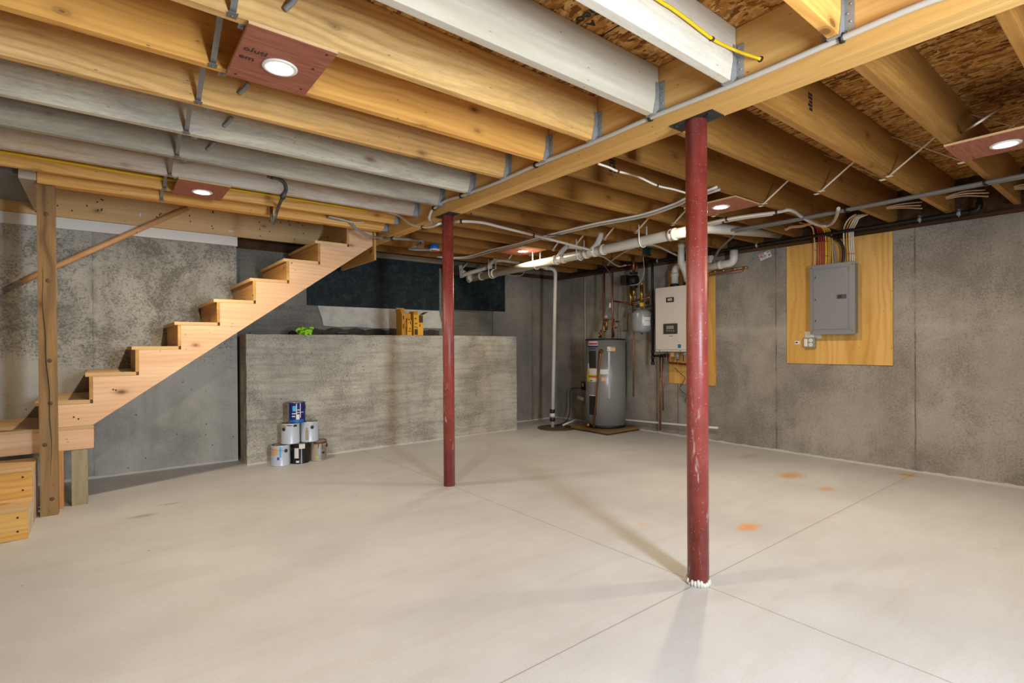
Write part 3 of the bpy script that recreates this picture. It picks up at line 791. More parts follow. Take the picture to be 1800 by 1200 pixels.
carton('cardboard_carton', 'bright yellow carton with an open flap and black print, right of the two', at(735, 587, 'y', 5.37).x, 5.42, .118, .13, .235, -.04, YBOX, YBOX,
       [('r', .075, 1.05), ('b', .05, .0), ('l', .035, .2)], [(.08, .42, .03, .30), (.10, .3, .78, .84), (.55, .97, .62, .98), (.12, .2, .36, .46), (.30, .38, .34, .42), (.6, .7, .42, .55), (.14, .36, .55, .6)])
c3 = carton('cardboard_carton', 'small narrow yellow carton in front of the brownish one on the plinth', at(719.5, 588, 'y', 5.34).x, 5.343, .05, .022, .170, .0, YBOX, YBOX, [],
       [(.62, .82, .72, .95), (.45, .7, .38, .5), (.2, .85, .24, .30), (.2, .4, .8, .86)])
gl = thing('work_glove', 'crumpled neon green knit glove on the plinth edge', 'glove', (at(535, 586, 'y', 5.372).x, 5.38, PT), None)
ctr = Vector((at(535, 586, 'y', 5.372).x, 5.372, PT))
bm = bmesh.new(); bmesh.ops.create_icosphere(bm, subdivisions=4, radius=1)
for v in bm.verts:
    p = v.co
    k = 1+.20*math.sin(p.x*7+p.z*4)*math.cos(p.y*6+1)+.12*math.sin(p.x*13+p.y*9)
    q = ctr+Vector((p.x*.072*k, p.y*.05*k-.006, (p.z*.8+.72)*.042*k))
    if q.y < 5.326: q.z -= (5.326-q.y)*1.1
    else: q.z = max(q.z, PT+.001)
    v.co = q
bm.verts.index_update(); m = MB(); m.add([v.co.copy() for v in bm.verts], [[v.index for v in f.verts] for f in bm.faces], True); bm.free()
m.build('palm', NEON, gl)
for i, (dx, dy, dz_) in enumerate(((-.085, -.015, .02), (-.06, -.055, -.012), (-.005, -.066, -.026), (.045, -.060, -.018), (.088, .0, .045))):
    e = ctr+Vector((dx, dy, dz_+.012)); st_ = ctr+Vector((dx*.35, -.018, .045))
    pth = smooth_path([st_, (st_+e)/2+Vector((0, -.008, .016)), e], 5)
    MB().tube(pth, [.0135]*(len(pth)-1)+[.007], 8).build('finger', NEON, gl)
for z0, a in ((.024, .2), (.044, -.5)):
    q = [ctr+Vector((.074*math.cos(t), -.060+.012*math.sin(t*2), z0+.014*math.sin(t*2+a))) for t in [i*PI/9 for i in range(0, 10)]]
    MB().tube(smooth_path(q, 2), .0032, 6).build('seam_line', BLACK, gl)
sx0 = at(514, 580, 'y', 5.45).x-1.63
tag(MB().tube(smooth_path([(sx0+a, b, PT+c) for a, b, c in ((1.60, 5.46, .012), (1.62, 5.42, .03), (1.65, 5.45, .02), (1.63, 5.47, .035), (1.66, 5.44, .012), (1.60, 5.43, .012))]), .010, 6).build('fabric_scrap', BLACK), 'crumpled black scrap beside the neon glove', 'scrap')
bx_ = at(588, 582, 'y', 5.45).x
m = MB(); m.obox((bx_, 5.45, PT+.012), .26, .03, .014, Matrix.Rotation(.1, 3, 'Z'), .003); m.obox((bx_+.07, 5.43, PT+.022), .09, .035, .018, Matrix.Rotation(-.15, 3, 'Z'), .004)
tag(m.build('nail_bar', BLACK), 'flat black bar lying between the glove and the yellow cartons', 'bar')
tag(MB().obox((1.22, 5.38, PT+.006), .26, .05, .010, Matrix.Rotation(.05, 3, 'Z')).build('metal_strip', DARKCABLE), 'flat grey strip on the left end of the plinth under the stairs', 'strip')

# ------------------------------------------------------------------ paint cans
def can(x, y, z, r, h, label, body, deco, handle, ear_ang=-2.1):
    c = thing('paint_can', label, 'paint can', (x, y, z), 'stacked paint cans')
    z += .0006
    MB().lathe((x, y, z), [(r*.97, 0), (r, .002), (r, .006), (r*.985, .009), (r*.985, h-.012), (r, h-.009), (r, h-.003), (r*.985, h-.001)], 32).build('body', body, c)
    MB().lathe((x, y, z+h-.001), [(r*.99, .0), (r*.99, .0025), (r*.9, .0025), (r*.88, .0), (r*.74, .0), (r*.73, .0015), (r*.7, .0018), (r*.69, .0002)], 32).build('lid', TIN, c)
    for s in (0, PI):
        a = ear_ang+s; ex, ey = x+r*math.cos(a), y+r*math.sin(a)
        MB().lathe((ex, ey, z+h*.74), [(.016, -.002), (.016, .003), (.010, .006), (.0, .007)], 14, (math.cos(a), math.sin(a), 0)).build('ear', INK, c)
    a = ear_ang; e1 = Vector((x+(r+.006)*math.cos(a), y+(r+.006)*math.sin(a), z+h*.74)); e2 = Vector((x-(r+.006)*math.cos(a), y-(r+.006)*math.sin(a), z+h*.74))
    nrm = Vector((-math.sin(a), math.cos(a), 0)); pts = []
    for i in range(13):
        t = PI*i/12; k = (1-math.cos(t))/2
        b = e1.lerp(e2, k); s_ = math.sin(t)
        pts.append(b+nrm*(handle[0]*s_)+Vector((0, 0, handle[1]*s_)))
    MB().tube(pts, .0016, 6).build('bail_handle', GALVD, c)
    for nm_, mt, a0, a1, z0, z1 in deco:
        MB().patch((x, y), r*.985+.0008, a0, a1, z+z0*h, z+z1*h, 8, .0008).build(nm_, mt, c)
    return c
VA = math.atan2(-5.1, -1.45)
H = .190
can(1.302, 5.165, 0, .083, H, 'silvery can with blue paint stains, bottom row left', CANW, [('blue_smear', CYAN, VA-.1, VA+.1, .45, .95), ('blue_smear', BLUE, VA-.35, VA-.1, .32, .45), ('pink_label', OPAPER, VA-1.0, VA-.3, .55, .9)], (-.10, .02), VA+.62)
can(1.477, 5.165, 0, .083, H, 'black can with a white tag and white drips, bottom row middle', CANBLACK, [('white_tag', PAPER, VA-.62, VA-.15, .28, .78), ('drip', CANW, VA+.12, VA+.18, .0, .95), ('drip', PAPER, VA-.1, VA+.55, .74, .97), ('small_label', PAPER, VA-.45, VA-.1, .06, .16)], (-.095, -.05), VA-.9)
can(1.652, 5.165, 0, .079, H, 'tan can with brown paint drips, bottom row right', CANTAN, [('silver_label', TIN, VA-.05, VA+1.1, .05, .8), ('brown_drip', BROWNP, VA-.65, VA+1.2, .86, .985), ('brown_drip', BROWNP, VA-.1, VA+.0, .66, .9), ('brown_drip', BROWNP, VA+.35, VA+.45, .6, .9), ('print', INK, VA+.35, VA+.7, .36, .46), ('green_mark', NEON, VA-.3, VA-.1, .16, .28)], (.03, .055), VA+1.2)
can(1.392, 5.170, H+.003, .083, H, 'plain silvery can in the middle row on the left', CANW, [('tan_side', BEIGEP, VA-1.2, VA-.55, .68, .96), ('print', INK, VA-.35, VA+.2, .90, .94), ('print', INK, VA+.35, VA+.75, .84, .95)], (.05, .075), VA-.72)
can(1.566, 5.170, H+.003, .083, H, 'silvery can with a long beige paint drip, middle row right', CANW, [('beige_drip', BEIGEP, VA-.45, VA-.1, .1, .62), ('beige_drip', BEIGEP, VA-.36, VA-.2, .55, .74)], (.05, .08), VA+.3)
tc_ = can(1.446, 5.172, 2*H+.006, .083, H, 'dark blue labelled can on top of the stack', NAVY, [('steel_seam', TIN, VA-1.3, VA-.8, .0, .98), ('light_disc', CYAN, VA-.38, VA-.02, .58, .84), ('white_panel', PAPER, VA+.0, VA+.36, .17, .42), ('white_stripe', PAPER, VA+.42, VA+.5, .25, .97),
   ('lettering', PAPER, VA+.0, VA+.08, .5, .95), ('lettering', PAPER, VA-.45, VA+.1, .44, .49), ('lettering', PAPER, VA-.45, VA-.1, .30, .36), ('lettering', PAPER, VA+.12, VA+.4, .62, .66), ('blue_band', BLUE, VA-.75, VA+.95, .02, .17), ('lettering', PAPER, VA+.05, VA+.9, .5, .53)], (.06, .05), VA+1.15)

# ------------------------------------------------------------------ helpers for runs of pipe and cable
def run(name, label, cat, pts, r, mt, group=None, sm=True, n=8, clips=(), clip_mat=None, clip_r=1.6, k=6):
    pts = [Vector(p) for p in pts]
    path = smooth_path(pts, k) if sm else pts
    if not clips:
        return tag(MB().tube(path, r, n).build(name, mt), label, cat, group)
    t = thing(name, label, cat, tuple(path[0]), group)
    MB().tube(path, r, n).build('jacket', mt, t)
    for c in clips:
        i = min(range(len(path)), key=lambda j: (path[j]-Vector(c)).length)
        a = path[max(0, i-1)]; b = path[min(len(path)-1, i+1)]; d = (b-a).normalized()
        MB().tube([path[i]-d*.006, path[i]+d*.006], r*clip_r, 10).build('clip', clip_mat or BLACK, t)
    return t
def A(ax, val, *uv): return [at(u, v, ax, val) for u, v in uv]

# conduit along the beam face
xb = bx0-.018
pts = A('x', xb, (1900, -82), (1644, -1), (1480, 67), (1310, 140), (1143, 207), (1050, 247), (942, 290), (870, 322), (811, 344), (785, 352), (763, 366))
pts += A('x', xb-.004, (757, 374), (755, 385))+A('y', 3.85, (764, 393))+A('y', 3.66, (786, 392))+A('y', 3.455, (811, 389), (846, 391), (880, 399), (937, 413), (980, 424), (1040, 440))
run('conduit', 'pale grey conduit clipped along the face of the main beam', 'conduit', pts, .0115, CONDUIT, None, True, 10,
    A('x', xb, (1480, 67), (1143, 207), (942, 290), (811, 344), (763, 366))+A('y', 3.455, (811, 389), (937, 413)))
run('electrical_cable', 'white cable hooking under the beam beside the far red column', 'cable',
    [at(680, 372, 'y', 4.28)]+A('x', bx0-.03, (702, 379), (720, 393), (743, 399), (760, 398), (772, 393))+A('x', 2.2, (780, 390)), .0095, WCABLE, None, True, 8, [at(743, 399, 'x', bx0-.03)])
run('electrical_cable', 'thick grey cable curving from the stair header to the blue ceiling box', 'cable',
    A('y', 4.522, (575, 381), (598, 386), (613, 389), (625, 401), (640, 411), (653, 416))+A('x', 2.085, (672, 418.5), (690, 419))+A('y', 4.43, (708, 420), (730, 421.5), (741, 423))+A('y', 4.60, (742, 427))+A('y', 4.76, (732, 432), (719, 436), (727, 438.5), (755, 439)), .0125, GREYCABLE, None, True, 8, [at(690, 419, 'x', 2.085), at(742, 426, 'y', 4.60)])
run('electrical_cable', 'thin white cable stub above the stair top', 'cable', A('y', 4.505, (578, 380), (600, 385), (614, 389), (625, 391), (640, 390)), .0055, WCABLE)
run('electrical_cable', 'dark grey cable hanging in a loop right of the small light panel', 'cable',
    A('y', 3.935, (478, 312), (489, 314), (500, 321), (503, 334), (497, 346))+A('y', 4.27, (490, 362), (484, 380))+A('y', 4.45, (481, 392), (478, 386), (477, 366), (477, 352)), .012, DARKCABLE, None, True, 8, [at(497, 346, 'y', 3.935)])
run('electrical_cable', 'bright yellow cable stapled to the whitewashed joist at the top of the photo', 'cable',
    A('y', 1.127, (1060, -72), (1155, -2), (1180, 14), (1210, 36), (1252, 68), (1285, 85))+A('y', 1.085, (1310, 95))+A('x', bx0-.002, (1337, 104)), .0062, YCABLE, None, True, 8, [at(1250, 66, 'y', 1.127)], STAMP, 1.4)
tag(MB().lathe(at(1337, 104, 'x', bx0-.0008), [(.012, 0), (.010, .001)], 12, (-1, 0, 0)).build('drilled_hole', DARKPRINT), 'dark drilled hole in the beam where the yellow cable enters', 'hole')
run('electrical_cable', 'yellow cable running along the golden joist above the tall post', 'cable',
    [(-2.5, 4.300, 2.268), (-.4, 4.300, 2.268), (.2, 4.302, 2.262), (.9, 4.303, 2.268), (1.8, 4.303, 2.27)], .009, YCABLE)
# holes with short cable bits in the joists
for (u, v, y, l) in ((430, 155, 2.67, 'below the large light panel'), (514, 4, 1.892, 'above the large light panel'), (402, 214, 3.09, 'on the nearer grey joist'), (372, 256, 3.51, 'on the farther grey joist')):
    q = at(u, v, 'y', y)
    run('cable_stub', 'short grey cable end leaving a drilled joist hole '+l, 'cable', [q+Vector((-.02, .022, -.022)), q+Vector((0, 0, 0)), q+Vector((.012, -.02, .022))], .010, GREYCABLE, 'cable stubs in drilled joists', True, 8)

# blue ceiling box
q = at(763, 437, 'y', 4.80)
b = thing('ceiling_box', 'round blue electrical box with white ring and red caps near the far red column', 'electrical box', (q.x, q.y, q.z-.03))
MB().lathe((q.x, q.y, q.z-.004), [(.052, 0), (.054, .01), (.050, .045), (.044, .05)], 20).build('box', BLUE, b)
MB().lathe((q.x, q.y, q.z-.020), [(.058, 0), (.060, .005), (.060, .012), (.054, .0155)], 24).build('ring', PAPER, b)
for i in range(5):
    MB().lathe((q.x-.032+.016*i, q.y-.02+.01*(i % 2), q.z-.036), [(.005, 0), (.009, .012), (.007, .0155)], 10).build('wire_cap', REDP, b)

# cables in the right bay
gb = [at(770, 452, 'z', 2.115), at(819, 452, 'z', 2.115), at(862, 441, 'z', 2.125), at(904, 431, 'z', 2.125), at(953, 417, 'z', 2.125), at(1043, 395, 'z', 2.128), at(1125, 380, 'z', 2.118), at(1182, 362, 'z', 2.128), at(1209, 349, 'z', 2.13), at(1262, 330, 'z', 2.135)]
for i, (dx, dz, mt, l) in enumerate(((0, 0, GREYCABLE, 'grey'), (.022, -.004, CONDUIT, 'pale grey'), (-.018, .004, WCABLE, 'whitish'))):
    run('electrical_cable', l+' cable of the slack bundle under the joists between the two columns', 'cable', [p+Vector((dx+.006*math.sin(j*2+i), 0, dz+.004*math.cos(j*1.7+i))) for j, p in enumerate(gb)], .008, mt, 'slack cables between the columns')
run('electrical_cable', 'white cable stapled along a joist left of the near column', 'cable', A('y', 1.89, (1052, 288), (1070, 294), (1086, 301), (1120, 310), (1155, 326), (1185, 333), (1215, 342)), .006, WCABLE, None, True, 8, [at(1086, 301, 'y', 1.89), at(1155, 326, 'y', 1.89)], STAMP)
run('electrical_cable', 'thin dark wire wavering along the joist beside the far column', 'cable', A('y', 3.455, (829, 374), (829, 381), (850, 385), (880, 394), (905, 395), (930, 403), (960, 413), (985, 413)), .004, DARKPRINT)
zc = 2.118
for i, (dx, dz, l, cl) in enumerate(((0, 0, 'right', ((1735, 319),)), (-.062, -.002, 'left', ((1470, 370),)))):
    pts = [Vector((4.49+dx, y, zc+dz+.006*math.sin(y*2+i))) for y in (.25, .75, 1.2, 1.7, 2.1, 2.55)]
    if i == 1: pts += A('x', 4.62, (1290, 412))+A('x', 4.9, (1265, 437))+A('x', 5.2, (1253, 462))
    PAIRC = plain('dark grey conduit', '716c65', .5, 0, .1)
    t = run('conduit', ('upper' if i == 0 else 'lower')+' grey conduit of the pair crossing under the right hand joists', 'conduit', pts, .0125, PAIRC, None, True, 10, [(4.49+dx, RY[1]+.02, zc+dz), (4.49+dx, RY[3]+.02, zc+dz)])
for i, dx in enumerate((0, .06)):
    pts = [Vector((4.02+dx, y, 2.12)) for y in (3.0, 2.6, 2.2)]+A('z', 2.12, (1365-i*6, 373+i*3))
    if i == 0: pts += A('z', 2.122, (1385, 369), (1398, 373), (1406, 379))+A('z', 2.1, (1425, 390), (1445, 397), (1460, 394), (1469, 383), (1474, 366))
    run('conduit', ('pale conduit that bends right and loops up beside the panel cables' if i == 0 else 'pale straight conduit just right of the near red column'), 'conduit', pts, .0125, CONDUIT, None, True, 10, A('z', 2.12, (1283, 388+i*5), (1362, 372)) if i == 0 else A('z', 2.12, (1294, 393)))
run('electrical_cable', 'white cable looping beside the light at the right edge', 'cable', [at(1692, 233, 'y', .715)]+A('y', .6, (1725, 212), (1760, 188), (1785, 173), (1815, 168)), .006, WCABLE)
for i, (l, pts) in enumerate((('nearest the right edge', A('x', 5.2, (1770, 331), (1800, 327), (1830, 322))),
                              ('in the bay left of the gas pipe elbow', A('x', 5.2, (1656, 348), (1690, 340), (1735, 333))),
                              ('in the bay above the bare wall', A('x', 5.2, (1552, 365), (1585, 361), (1620, 355))))):
    for j in range(3):
        run('electrical_cable', ['top', 'middle', 'bottom'][j]+' pale cable of the trio '+l, 'cable', [p+Vector((.012*j, .012*random.uniform(-1, 1), -(.004+.010*k)*j+.012*(k == 1))) for k, p in enumerate(pts)], .0055, TANCABLE if j != 1 else OPAPER, 'pale cables above the right wall')
for j in range(2):
    run('electrical_cable', ['upper', 'lower'][j]+' tan cable sagging from the joist to the red panel cables', 'cable', [p+Vector((0, 0, -.012*j)) for p in A('x', 5.1, (1362, 395), (1380, 402), (1390, 398), (1410, 396), (1428, 390))], .006, OPAPER)

# ------------------------------------------------------------------ electrical panel and its wall board
tag(MB().box(XR-.0135, XR-.001, 1.525, 2.42, .905, 2.077).build('backing_board', W_PLYV), 'golden plywood board behind the grey electrical panel', 'board')
ep = thing('breaker_box', 'grey electrical breaker box with a closed door on the plywood board', 'breaker box', (5.36, 1.97, 1.18))
y0, y1, z0, z1 = 1.778, 2.159, 1.185, 1.843
MB().box(XR-.105, XR-.015, y0+.012, y1-.012, z0+.012, z1-.012).build('box', STEELGREY, ep)
MB().box(XR-.120, XR-.1055, y0, y1, z0, z1, .005).build('cover', STEELGREY, ep)
MB().box(XR-.1255, XR-.1205, y0+.055, y1-.035, z0+.048, z1-.048, .002).build('door', STEELGREY, ep)
m = MB()
for a, b in ((y0+.045, y0+.049), (y1-.029, y1-.025)): m.box(XR-.1225, XR-.1203, a, b, z0+.04, z1-.04)
for a, b in ((z0+.038, z0+.042), (z1-.042, z1-.038)): m.box(XR-.1225, XR-.1203, y0+.045, y1-.025, a, b)
m.build('door_rim', STEELGREY, ep)
m = MB()
for k in range(4): m.box(XR-.1275, XR-.1258, y0+.075+k*.028, y0+.083+k*.028, z0+.30, z1-.075-.0*k)
m.build('pressed_ribs', STEELGREY, ep)
lt = MB().box(XR-.1295, XR-.1258, y0+.066, y0+.146, z0+.325, z0+.365, .002).build('latch', plain('dark grey latch', '3f4042', .45), ep)
MB().box(XR-.132, XR-.1297, y0+.105, y0+.135, z0+.333, z0+.357).build('thumb_slide', BLACK, ep)
for yy, zz in ((y0+.02, z0+.03), (y1-.02, z0+.03), (y0+.02, z1-.03), (y1-.02, z1-.03)):
    MB().lathe((XR-.1202, yy, zz), [(.007, 0), (.006, .003), (.0, .004)], 10, (-1, 0, 0)).build('screw', TIN, ep)
for zz in (.12, .32, .53):
    MB().box(XR-.1265, XR-.1258, y1-.055, y1-.047, z0+zz, z0+zz+.02).build('hinge_mark', INK, ep)
tag(MB().box(XR-.016, XR-.0142, 2.10, 2.245, 1.150, 1.218).build('paper_note', PAPER), 'white paper tucked behind the lower left corner of the electrical panel', 'paper')
sk = thing('sticker', 'small white sticker on the plywood left of the outlet', 'sticker', (XR-.015, 2.32, 1.10))
MB().box(XR-.0150, XR-.0140, 2.295, 2.343, 1.095, 1.127).build('paper', PAPER, sk)
MB().box(XR-.0157, XR-.0151, 2.315, 2.338, 1.106, 1.118).build('printing', INK, sk)
ob = thing('outlet_box', 'metal outlet box with a switch and two receptacles below the panel', 'outlet', (XR-.04, 2.19, 1.06))
MB().box(XR-.055, XR-.014, 2.143, 2.245, 1.062, 1.160, .006).build('box', GALV, ob)
MB().box(XR-.0585, XR-.0555, 2.145, 2.243, 1.064, 1.158, .003).build('cover_plate', GALV, ob)
MB().box(XR-.0615, XR-.0590, 2.207, 2.237, 1.075, 1.147, .003).build('switch_plate', PAPER, ob)
for zz in (1.090, 1.132):
    r_ = MB().lathe((XR-.0590, 2.177, zz), [(.0185, 0), (.0185, .003), (.017, .004)], 16, (-1, 0, 0)).build('receptacle', PAPER, ob)
    mm = MB()
    for s in (-1, 1): mm.box(XR-.0640, XR-.0631, 2.177+s*.006-.001, 2.177+s*.006+.001, zz-.002, zz+.007)
    mm.build('slots', INK, r_)
ct = [(1425, 'tan', OPAPER, 398), (1433, 'red', RCABLE, 392), (1437, 'red', RCABLE, 391), (1441, 'red', RCABLE, 392), (1445, 'yellow', YCABLE, 393), (1449, 'dull yellow', OCABLE, 394), (1452, 'dull yellow', OCABLE, 395), (1456, 'dull yellow', OCABLE, 396)]
nth = {}
def cab(u, coln, mt, top, r, lab):
    pts = A('x', 5.375, (u, 466), (u+.3, 446), (u, 428))+A('x', 5.36, (u-1.5, 412))+top
    run('panel_cable', lab, 'cable', pts, r, mt, 'cables entering the top of the panel')
words = ['leftmost', 'second from left', 'third from left', 'fourth from left', 'fifth from left', 'sixth from left', 'seventh from left', 'eighth from left']
for i, (u, cn, mt, tv) in enumerate(ct):
    cab(u+7, cn, mt, A('x', 5.26, (u+3-i*.6, 400), (u-6-i, 394))+A('x', 5.15, (u-20-i*1.4, 391+.4*i)), .0062, '%s of left bundle, %s jacket, entering the breaker box top' % (words[i], cn))
run('panel_cable', 'flat grey cable in the middle of the panel top', 'cable', A('x', 5.385, (1469, 465), (1466, 440), (1461, 418))+A('x', 5.35, (1458, 405), (1457, 396)), .009, GREYCABLE, 'cables entering the top of the panel')
run('panel_cable', 'second grey cable crossing the plywood beside the flat grey one', 'cable', A('x', 5.388, (1465, 465), (1462, 440), (1458.5, 418))+A('x', 5.36, (1456, 405), (1455, 396)), .008, CONDUIT, 'cables entering the top of the panel')
run('panel_cable', 'thick black service cable curving into the panel top', 'cable', A('x', 5.37, (1482, 464), (1483, 446), (1481, 432), (1474, 422))+A('x', 5.37, (1463, 416), (1452, 413)), .0135, BLACK, 'cables entering the top of the panel')
for i, (u, cn, mt) in enumerate(((1485, 'white', WCABLE), (1490, 'dull yellow', OCABLE), (1494.5, 'white', WCABLE), (1498, 'white', WCABLE), (1501.5, 'white', WCABLE))):
    run('panel_cable', '%s of right bundle, %s jacket, curling from breaker box to joist' % (words[i], cn), 'cable',
        A('x', 5.375, (u, 462), (u, 446), (u-1.5, 430))+A('x', 5.31, (u-2, 412), (u-1.5, 402))+A('x', 5.21, (u+2+i*.5, 392), (u+9, 383), (u+20+i, 376.5)), .0062, mt, 'cables entering the top of the panel')
m = MB()
for (u0, u1, v) in ((1432, 1436, 440), (1443, 1447, 448), (1449, 1457, 425), (1450, 1458, 450), (1480, 1503, 446)):
    a = at(u0, v, 'x', 5.366); b_ = at(u1, v-.6, 'x', 5.366); m.tube([a, b_], .003, 6)
tag(m.build('cable_staples', REDP), 'red staples fixing the cables above the panel', 'staples', None, 'stuff')
lab = thing('pipe_tag', 'tilted white and red printed label on the right wall near its top', 'label', (XR-.003, 2.64, 2.0))
cs = [at(u, v, 'x', XR-.002) for u, v in ((1333, 447), (1353, 439.5), (1357, 450), (1337, 458.5))]
nx = Vector((-1, 0, 0)); m = MB(); m.add(cs+[c+nx*.001 for c in cs], [(0,1,2,3),(7,6,5,4),(0,4,5,1),(1,5,6,2),(2,6,7,3),(3,7,4,0)]); m.build('paper', PAPER, lab)
def quad_on(c, a0, a1, b0, b1):
    f = lambda a, b: c[0]*(1-a)*(1-b)+c[1]*a*(1-b)+c[2]*a*b+c[3]*(1-a)*b
    q = [f(a0, b0)+nx*.0012, f(a1, b0)+nx*.0012, f(a1, b1)+nx*.0012, f(a0, b1)+nx*.0012]
    return q+[p+nx*.0006 for p in q]
for k, (a0, a1, b0, b1, mt) in enumerate(((.03, .5, .08, .18, INK), (.03, .45, .28, .36, PINKINK), (.05, .3, .42, .62, PINKINK), (.35, .62, .45, .52, INK), (.3, .6, .6, .67, INK), (.7, .95, .12, .24, INK), (.74, .95, .5, .8, GREYCABLE), (.1, .6, .82, .86, INK))):
    m = MB(); m.add(quad_on(cs, a0, a1, b0, b1), [(0,1,2,3),(7,6,5,4),(0,4,5,1),(1,5,6,2),(2,6,7,3),(3,7,4,0)]); m.build('printing', mt, lab)

# ------------------------------------------------------------------ gas pipe
gp = thing('gas_pipe', 'black gas pipe along the right wall top with a drop beside the boiler', 'pipe', (5.3, 2.6, 2.12))
XG, ZG = 5.30, 2.118
def zg(y): return 2.122
e0 = at(1745, 345, 'x', XG)
MB().tube(bend_path([(XG+.02, .93, 2.25), (XG, .93, ZG), (XG, 3.935, ZG), (XG-.01, 5.30, ZG)], .04), .0155, 12).build('main_run', BLACKIRON, gp)
MB().tube(bend_path([(XG, .93, ZG+.06), (XG, .93, ZG), (XG, .99, ZG)], .03), .023, 12).build('elbow', BLACKIRON, gp)
for y in (1.05, 1.30, 2.66, 3.88):
    k = MB().tube([(XG, y-.012, ZG), (XG, y+.012, ZG)], .0195, 12)
    k.tube([(XG, y, ZG-.03), (XG, y, ZG+.03)], .004, 8).box(XG-.012, XG+.012, y-.008, y+.008, ZG+.024, ZG+.028)
    k.build('pipe_hanger', GALV, gp)
dpos = Vector((5.25, 3.918, 0))
MB().tube([(XG-.03, 3.93, ZG-.005), (5.252, 3.92, ZG-.03), (5.25, 3.918, 1.95), (5.25, 3.918, .872)], .0155, 12).build('drop', BLACKIRON, gp)
for z in (1.385, 1.02, .95, .875):
    MB().lathe((5.25, 3.918, z), [(.019, -.02), (.021, -.018), (.021, .018), (.019, .02)], 12).build('fitting', BLACKIRON, gp)
MB().tube([(5.25, 3.918, .962), (5.25, 3.78, .966)], .014, 10).tube([(5.25, 3.80, .966), (5.25, 3.74, .968)], .02, 10).build('branch', BLACKIRON, gp)
# ------------------------------------------------------------------ boiler and its board
tag(MB().box(XR-.0135, XR-.001, 3.20, 3.816, .632, 2.0).build('backing_board', W_PLYV), 'plywood board behind the white boiler, mostly hidden by the near column', 'board')
bo = thing('boiler', 'white wall hung boiler with a grey display, beside the near red column', 'boiler', (5.28, 3.58, 1.02))
BX, by0, by1, bz0, bz1 = 5.15, 3.352, 3.796, 1.020, 1.765
MB().box(BX+.004, XR-.016, by0+.004, by1-.004, bz0+.012, bz1-.004, .006).build('cabinet', BOILERW, bo)
MB().box(BX-.012, BX+.003, by0, by1, bz0+.022, bz1, .006).build('front_cover', BOILERW, bo)
MB().box(BX-.010, BX+.003, by0, by1, bz0, bz0+.018, .003).build('bottom_rail', BOILERW, bo)
for yy in (3.74, 3.46): MB().lathe((BX-.0105, yy, bz0+.010), [(.006, 0), (.005, .002)], 8, (-1, 0, 0)).build('screw', INK, bo)
def bq(u0, u1, v0, v1, t, name, mt, bev=.0, x=BX-.0125, par=None):
    a = at(u0, v0, 'x', BX-.013); c_ = at(u1, v1, 'x', BX-.013)
    return MB().box(x-t, x, min(a.y, c_.y), max(a.y, c_.y), min(a.z, c_.z), max(a.z, c_.z), bev).build(name, mt, par or bo)
bq(1171.0, 1184.5, 523, 530.5, .003, 'nameplate', BLACK)
q = at(1177.4, 526.7, 'x', BX-.017)
text_mesh('lettering', 'NTI', .036, q, (0, -1, 0), (-1, 0, 0), PAPER, bo, 1.0, .002)
dp = bq(1166.5, 1191, 569, 586.5, .008, 'control_panel', plain('dark brown bezel', '3b332c', .4), .003)
bq(1172, 1185, 572.5, 578, .001, 'display', LCD, 0, BX-.021)
for u in (1172, 1176, 1180, 1184): bq(u, u+2, 580, 582.5, .001, 'button', LCD, 0, BX-.021)
q = at(1196.2, 577.7, 'x', BX-.0128)
MB().lathe(q, [(.018, 0), (.018, .002), (.013, .0025), (.013, .001)], 16, (-1, 0, 0)).build('pressure_gauge', PAPER, bo)
MB().lathe(q+Vector((-.002, 0, 0)), [(.004, 0), (.003, .002)], 10, (-1, 0, 0)).build('gauge_needle', INK, bo)
q = at(1179, 590.6, 'x', BX-.0130)
text_mesh('lettering', 'TX  151C', .013, q, (0, -1, 0), (-1, 0, 0), INK, bo, 1.0, .0006)
bq(1190.5, 1198.2, 603.5, 613, .001, 'sticker', PAPER); bq(1191.5, 1197.3, 604.8, 611.6, .001, 'sticker', BLUESTICK, 0, BX-.0137)
q1 = at(1186, 497, 'x', 5.29); q2 = at(1209, 497, 'x', 5.29)
for nm_, qq in (('left', q1), ('right', q2)):
    MB().lathe((5.29, qq.y, bz1-.002), [(.052, 0), (.052, .045), (.044, .05)], 20).build('flue_collar', BLACK, bo)
fv = thing('flue_pipe', 'white flue pipe with an elbow rising from the boiler top', 'pipe', (5.29, q1.y, bz1+.05))
p_t = [(5.29, q1.y, bz1+.049), (5.29, q1.y, 2.02), (5.305, q2.y-.30, 2.045)]
MB().tube(bend_path(p_t, .11, 7), .040, 18).build('pipe', PVC, fv)
MB().tube([(5.29, q1.y, bz1+.13), (5.29, q1.y, bz1+.175)], .0455, 18).build('coupling', PVC, fv)
fv2 = thing('flue_pipe', 'white flue pipe rising straight to the joists, partly behind the near column', 'pipe', (5.20, q2.y, bz1+.05))
MB().tube([(5.29, q2.y, bz1+.049), (5.25, q2.y, 1.92), (5.16, q2.y, 2.03), (5.16, q2.y, 2.34)], .038, 18).build('pipe', PVC, fv2)
MB().tube([(5.16, q2.y, 2.20), (5.16, q2.y, 2.245)], .044, 18).build('coupling', PVC, fv2)
